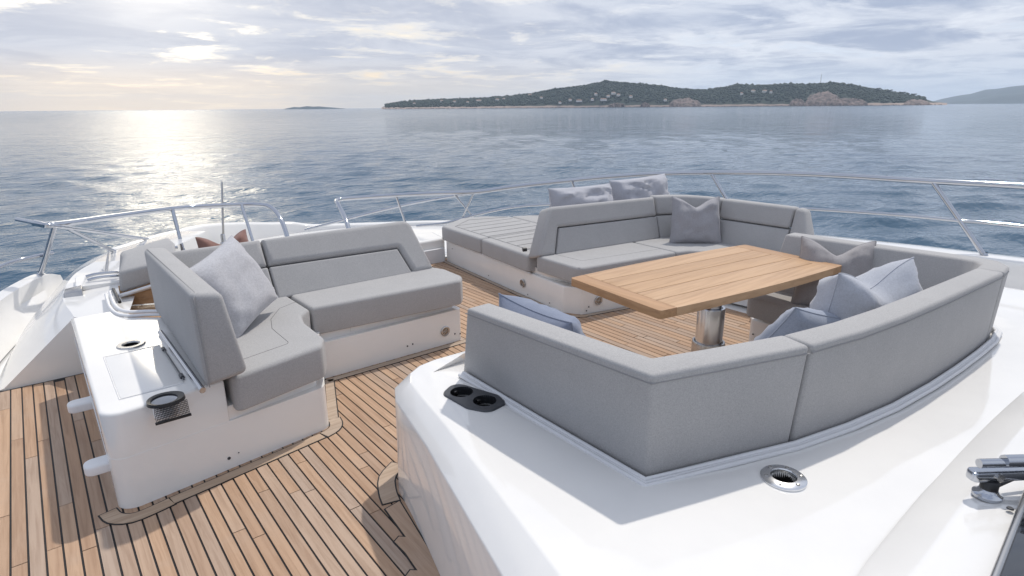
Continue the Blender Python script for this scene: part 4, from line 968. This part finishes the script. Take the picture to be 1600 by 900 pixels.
pillow('pillow', .46, .46, .17, M['p_taupe'], (3.81, 1.57, .585), (R(66), R(0), R(-62)), .20, seed=6, label='taupe pillow with dented top behind the right corner of the table')
pillow('pillow', .56, .52, .27, M['p_paleblue'], (2.98, 1.08, .64), (R(80), R(2), R(166)), .19, seed=7, label='pale blue pillow standing against the curved aft backrest', back=M['p_paleblue'])
pillow('pillow', .42, .40, .18, M['p_blue'], (2.68, 1.20, .545), (R(58), R(-14), R(158)), .0, seed=8, label='blue pillow slumped beside the pale blue pillow')
pillow('pillow', .46, .46, .22, M['p_navy'], (1.56, 1.72, .625), (R(68), 0, R(88)), .0, seed=9, label='slate blue pillow peeping over the near backrest')

# ================================================================== RAILS
def rail(root_label, name, parts, cat='railing'):
    root = empty(name, parts[0][1][-1], label=root_label, cat=cat)
    for nm, pts, r, sn in parts: tube(nm, pts, r, M['steel'], root, 12, sn)
    return root
sr = rail('long curved stainless guard rail along the starboard side', 'guard_rail', [
    ('top_rail', [(2.55, 5.93, .30), (2.60, 6.14, .46), (2.64, 6.40, .58), (2.72, 6.58, .605), (2.95, 6.54, .61), (3.34, 6.37, .62), (3.72, 6.11, .635), (4.08, 5.79, .65), (4.44, 5.56, .70), (4.78, 5.27, .75), (5.11, 4.87, .81), (5.39, 4.45, .86), (5.56, 4.06, .895), (5.67, 3.7, .92), (5.82, 3.17, .945), (5.93, 2.6, .96), (6.02, 1.82, .965), (6.09, 1.2, .975), (6.14, .2, .98), (6.16, -1.0, .98)], .0245, 5),
    ('bow_rail', [(4.08, 5.79, .65), (3.58, 6.76, .42), (2.65, 7.56, .12)], .017, 6),
    ('mid_rail', [(3.52, 6.25, .25), (3.82, 6.05, .28), (4.15, 5.89, .36), (4.55, 5.6, .45), (5.0, 5.1, .50), (5.4, 4.3, .56), (5.68, 3.5, .60), (5.82, 2.98, .62), (5.90, 2.53, .64), (5.96, 1.99, .66), (6.0, 1.55, .665), (6.05, 1.12, .67), (6.1, -1.0, .68)], .0155, 5)])
def stanchion(root, a, b_, r=.017, foot=True):
    tube('stanchion', [a, b_], r, M['steel'], root, 12)
    if foot:
        d = Vector(b_); bm = lathe_bm([(.034, d.z - .004), (.034, d.z + .004), (.022, d.z + .010), (.018, d.z + .03)], d.x, d.y, 20); add('foot_plate', bm, M['steel'], root, 40)
stanchion(sr, (3.34, 6.37, .62), (3.44, 6.34, .24), .014); stanchion(sr, (3.88, 5.97, .64), (4.19, 5.93, .26), .012); stanchion(sr, (4.06, 5.80, .65), (4.0, 6.03, .26), .012)
stanchion(sr, (4.93, 5.07, .78), (5.10, 4.98, .30), .016); stanchion(sr, (5.66, 3.72, .915), (5.74, 3.30, .33), .018); stanchion(sr, (6.02, 1.80, .96), (5.99, 1.33, .405), .020); stanchion(sr, (6.14, .2, .97), (6.08, -.3, .425), .020)
pr = rail('stainless guard rail on the port side of the bow', 'guard_rail', [
    ('top_rail', [(-.02, 5.86, .775), (.11, 5.76, .76), (.55, 6.32, .70), (1.11, 6.96, .63), (1.56, 7.09, .60), (1.93, 7.02, .58), (2.05, 6.84, .555), (2.08, 6.62, .42), (2.06, 6.40, .2)], .0245, 6),
    ('brace', [(-.12, 5.98, .80), (.10, 5.72, .755), (.45, 6.55, .53), (.93, 7.27, .275)], .016, 6),
    ('hand_rail', [(.13, 5.80, .755), (.32, 6.16, .55), (.49, 6.48, .37), (.56, 6.42, .345), (.70, 6.40, .345), (1.0, 6.36, .345)], .0155, 6),
    ('mid_rail', [(-.60, 4.9, .46), (-.40, 5.6, .47), (-.20, 5.95, .48), (.055, 6.08, .49)], .0155, 6)])
stanchion(pr, (.10, 5.78, .75), (-.06, 6.16, .305), .020); stanchion(pr, (1.10, 6.93, .63), (1.12, 6.85, .20), .017); stanchion(pr, (1.80, 7.05, .585), (1.82, 6.85, .16), .017)
# flagstaff
fs = empty('flagstaff', (1.70, 7.72, .05), label='thin steel flagstaff standing at the bow behind the brown pillow', cat='pole')
tube('staff', [(1.70, 7.72, .0), (1.80, 7.78, .78)], [.015, .011], M['brushed'], fs, 10)
add('socket', lathe_bm([(.04, .03), (.04, .06), (.028, .07), (.026, .16), (.018, .165)], 1.71, 7.725, 20), M['steel'], fs, 40)

# ================================================================== BOW LOUNGE with its lifted lid cushion
BL = empty('bow_lounge', (1.0, 5.2, 0), label='bow lounge behind the left sofa with a lifted grey lid cushion over a teak locker', cat='sofa')
slab('base', fillet([(.50, 5.0), (2.1, 5.0), (2.1, 6.2), (.8, 6.2)], .05), M['gel'], BL, w0=0, w1=.02, top=.005)
slab('seat_cushion', fillet([(.80, 5.2), (2.05, 5.2), (2.05, 6.1), (.95, 6.1)], .06), M['fab'], BL, w0=.02, w1=.14, top=.03, bot=.01)
rl = [[(.335, 4.52, .455), (.66, 4.40, .545)], [(.345, 4.50, .60), (.67, 4.38, .665)], [(.42, 4.75, .655), (.72, 4.62, .725)], [(.42, 5.05, .625), (.74, 5.0, .70)], [(.40, 4.98, .47), (.72, 4.95, .54)]]
add('lid_cushion', loft_bm(rl, .025, 4, 20), M['fab'], BL, 60)
tube('lid_rim', [(.325, 4.50, .447), (.66, 4.375, .535)], .011, M['plastic'], BL, 10); tube('lid_rim', [(.335, 4.525, .435), (.66, 4.41, .515)], .008, M['plastic'], BL, 10)
# teak-lined locker below
for k in range(3): slab('locker_board', [(.335, 4.545 + .001), (.70, 4.40), (.70, 4.41), (.335, 4.555)], M['tteak'], BL, w0=.365 + k * .046, w1=.365 + k * .046 + .044)
for k in range(4): slab('locker_floor_board', [(.30 + .02 * k, 4.06 + .13 * k), (.74, 3.82 + .14 * k), (.74, 3.955 + .14 * k), (.30 + .02 * k, 4.185 + .13 * k)], M['tteak'], BL, w0=.32, w1=.345 + .0015 * k)
tube('locker_rim', [(.29, 4.62, .452), (.278, 4.25, .455), (.315, 4.06, .458), (.42, 3.97, .460), (.56, 3.86, .462)], .011, M['plastic'], BL, 10, 5)
tube('locker_rim', [(.262, 4.60, .445), (.252, 4.23, .446), (.292, 4.03, .448), (.41, 3.935, .450), (.56, 3.82, .452)], .009, M['plastic'], BL, 10, 5)
tube('locker_seal', [(.312, 4.66, .458), (.308, 4.30, .458)], .010, M['black'], BL, 8)
# ================================================================== SMALL FITTINGS
ct = empty('cup_holder_tray', (1.22, 1.785, .5), label='black twin cup holder set in the white coachroof beside the near backrest', cat='cup holder')
tp = fillet([(1.135, 1.885), (1.235, 1.945), (1.305, 1.73), (1.29, 1.655), (1.19, 1.64), (1.145, 1.72)], .045, 6)
bm = slab_bm(tp, w0=.494, w1=.5065, top=.005, seg=3)
tr = add('tray', bm, M['darkgrey'], ct, 40)
def cutlocal(o, holes, off):
    cut_obj_loc = Vector(off)
    o.data.transform(Matrix.Translation(cut_obj_loc)); par = o.parent; o.parent = None
    cut(o, holes); o.data.transform(Matrix.Translation(-cut_obj_loc)); o.parent = par
cutlocal(tr, [(x, y, .4, .6, .0462) for x, y in CUPS], (1.22, 1.785, .5))
for x, y in CUPS:
    add('cup_well', lathe_bm([(.0462, .5062), (.0455, .44), (.044, .415), (0, .412)], x, y, 36), M['black'], ct, 50)
    add('cup_ring', lathe_bm([(.0462, .47), (.040, .468), (.0395, .462), (.0462, .460)], x, y, 36), M['brushed'], ct, 50)
    add('spring_clip', box_bm(x - .009, x + .009, y + .039, y + .0455, .474, .494, .002), M['brushed'], ct, 40)
so = empty('deck_socket', (SOCK[0], SOCK[1], .498), label='round stainless deck socket with six screws on the coachroof', cat='deck fitting')
add('flange', lathe_bm([(.036, .45), (.036, .502), (.039, .5085), (.062, .506), (.067, .502), (.067, .494)], *SOCK, 48), M['bright'], so, 40)
add('inner_sleeve', lathe_bm([(.0362, .504), (.0355, .44), (.034, .37), (0, .365)], *SOCK, 36), M['hole'], so, 50)
for k in range(6):
    a = k * math.pi / 3 + .3; x, y = SOCK[0] + .052 * math.cos(a), SOCK[1] + .052 * math.sin(a); add('screw', lathe_bm([(.0062, .505), (.0055, .5088), (.002, .5085), (0, .507)], x, y, 12), M['brushed'], so, 40)
# windscreen, its frame and the wiper
ws = empty('windscreen', (2.4, .1, .55), label='dark tinted windscreen with thin frame at the lower right corner', cat='windscreen')
gl = [(1.36, .176), (1.6, .196), (2.0, .230), (3.0, .238), (4.0, .233)]; gz = [.581, .578, .573, .556, .541]
add('glass_pane', loft_bm([[(x, y, z) for (x, y), z in zip(gl, gz)], [(x, y - 1.2, z + .45) for (x, y), z in zip(gl, gz)], [(x, y - 1.2, z + .43) for (x, y), z in zip(gl, gz)], [(x, y, z - .02) for (x, y), z in zip(gl, gz)]], .001, 1, 60), M['glass'], ws, 30)
tube('frame', [(1.36, .178, .580), (1.6, .198, .577), (2.0, .232, .572), (3.0, .24, .555), (4.0, .235, .54)], .009, M['brushed'], ws, 8)
wp_ = empty('windscreen_wiper', (1.90, .31, .55), label='chrome windscreen wiper on a black pivot at the right edge', cat='wiper')
add('pivot', lathe_bm([(.036, .545), (.036, .553), (.026, .560), (.022, .570)], 1.94, .305, 28), M['steel'], wp_, 40)
add('pivot_cap', lathe_bm([(.022, .56), (.022, .592), (.019, .596), (0, .596)], 1.94, .305, 24), M['black'], wp_, 40)
wd_ = Vector((.80, -.60, 0)).normalized(); pw = Vector((wd_.y, -wd_.x, 0))
W0 = Vector((1.925, .325, .60))
bm = slab_bm(fillet([(-.035, -.020), (.16, -.014), (.16, .014), (-.035, .020)], .014, 4), O=W0, U=wd_, V=-pw, w0=-.004, w1=.024, top=.005, bot=.003, seg=2); add('bracket', bm, M['steel'], wp_, 40)
bm = tube_bm([W0 + Vector((0, 0, .045)) + wd_ * -.015, W0 + Vector((0, 0, .045)) + wd_ * .6], .013, 12); add('arm', bm, M['steel'], wp_, 50)
bm = tube_bm([W0 + Vector((0, 0, .050)) + wd_ * .055, W0 + Vector((0, 0, .050)) + wd_ * .65], .018, 12); add('arm_sleeve', bm, M['steel'], wp_, 50)
tube('wiper_rod', [(1.965, .30, .565), (2.10, .24, .60), (2.5, .0, .66)], .007, M['darkgrey'], wp_, 8)
tube('hinge_bolt', [W0 + wd_ * .035 + pw * -.025 + Vector((0, 0, .012)), W0 + wd_ * .035 + pw * .025 + Vector((0, 0, .012))], .011, M['brushed'], wp_, 14)
screw((1.90, .245, .556), (0, 0, 1), wp_, .009)
# cleat and fairlead on the port shoulder
cl_ = empty('mooring_cleat', (.30, 5.2, .42), label='polished mooring cleat and fairlead on the port shoulder beside the lifted lid', cat='cleat')
for yy in (5.02, 5.14): tube('horn', [(.20, yy, .462), (.26, yy - .01, .472), (.36, yy - .02, .470), (.40, yy - .02, .462)], .011, M['steel'], cl_, 10, 4)
add('cleat_plate', slab_bm(fillet([(.12, 4.94), (.42, 4.90), (.44, 5.22), (.14, 5.28)], .05), w0=.415, w1=.446, top=.006), M['gel'], cl_, 40)
add('fairlead', loft_bm([[(.045, 4.86, .355), (.15, 4.80, .385)], [(.045, 4.88, .425), (.15, 4.83, .445)], [(.06, 5.0, .43), (.16, 4.96, .45)], [(.06, 5.0, .36), (.16, 4.96, .38)]], .008, 2), M['brushed'], cl_, 40)
tube('antenna_stub', [(.33, 5.25, .44), (.36, 5.45, .47), (.40, 5.62, .54)], [.012, .010, .004], M['brushed'], cl_, 8)

# ================================================================== AIR
bm = box_bm(-9600, 9600, -9600, 9600, -5.0, 190)
hz = add('haze', bm, M['gel'], None, None); hz.data.materials.clear()
hm = bpy.data.materials.new('sea_air'); hm.use_nodes = True; ht = hm.node_tree; ht.nodes.clear()
hv = ht.nodes.new('ShaderNodeVolumePrincipled'); hv.inputs['Color'].default_value = (.72, .84, .99, 1); hv.inputs['Density'].default_value = 8.0e-5; hv.inputs['Anisotropy'].default_value = .2
ho = ht.nodes.new('ShaderNodeOutputMaterial'); ht.links.new(hv.outputs[0], ho.inputs['Volume']); hz.data.materials.append(hm); tag(hz, 'thin pale sea haze filling the air', 'haze', kind='stuff')
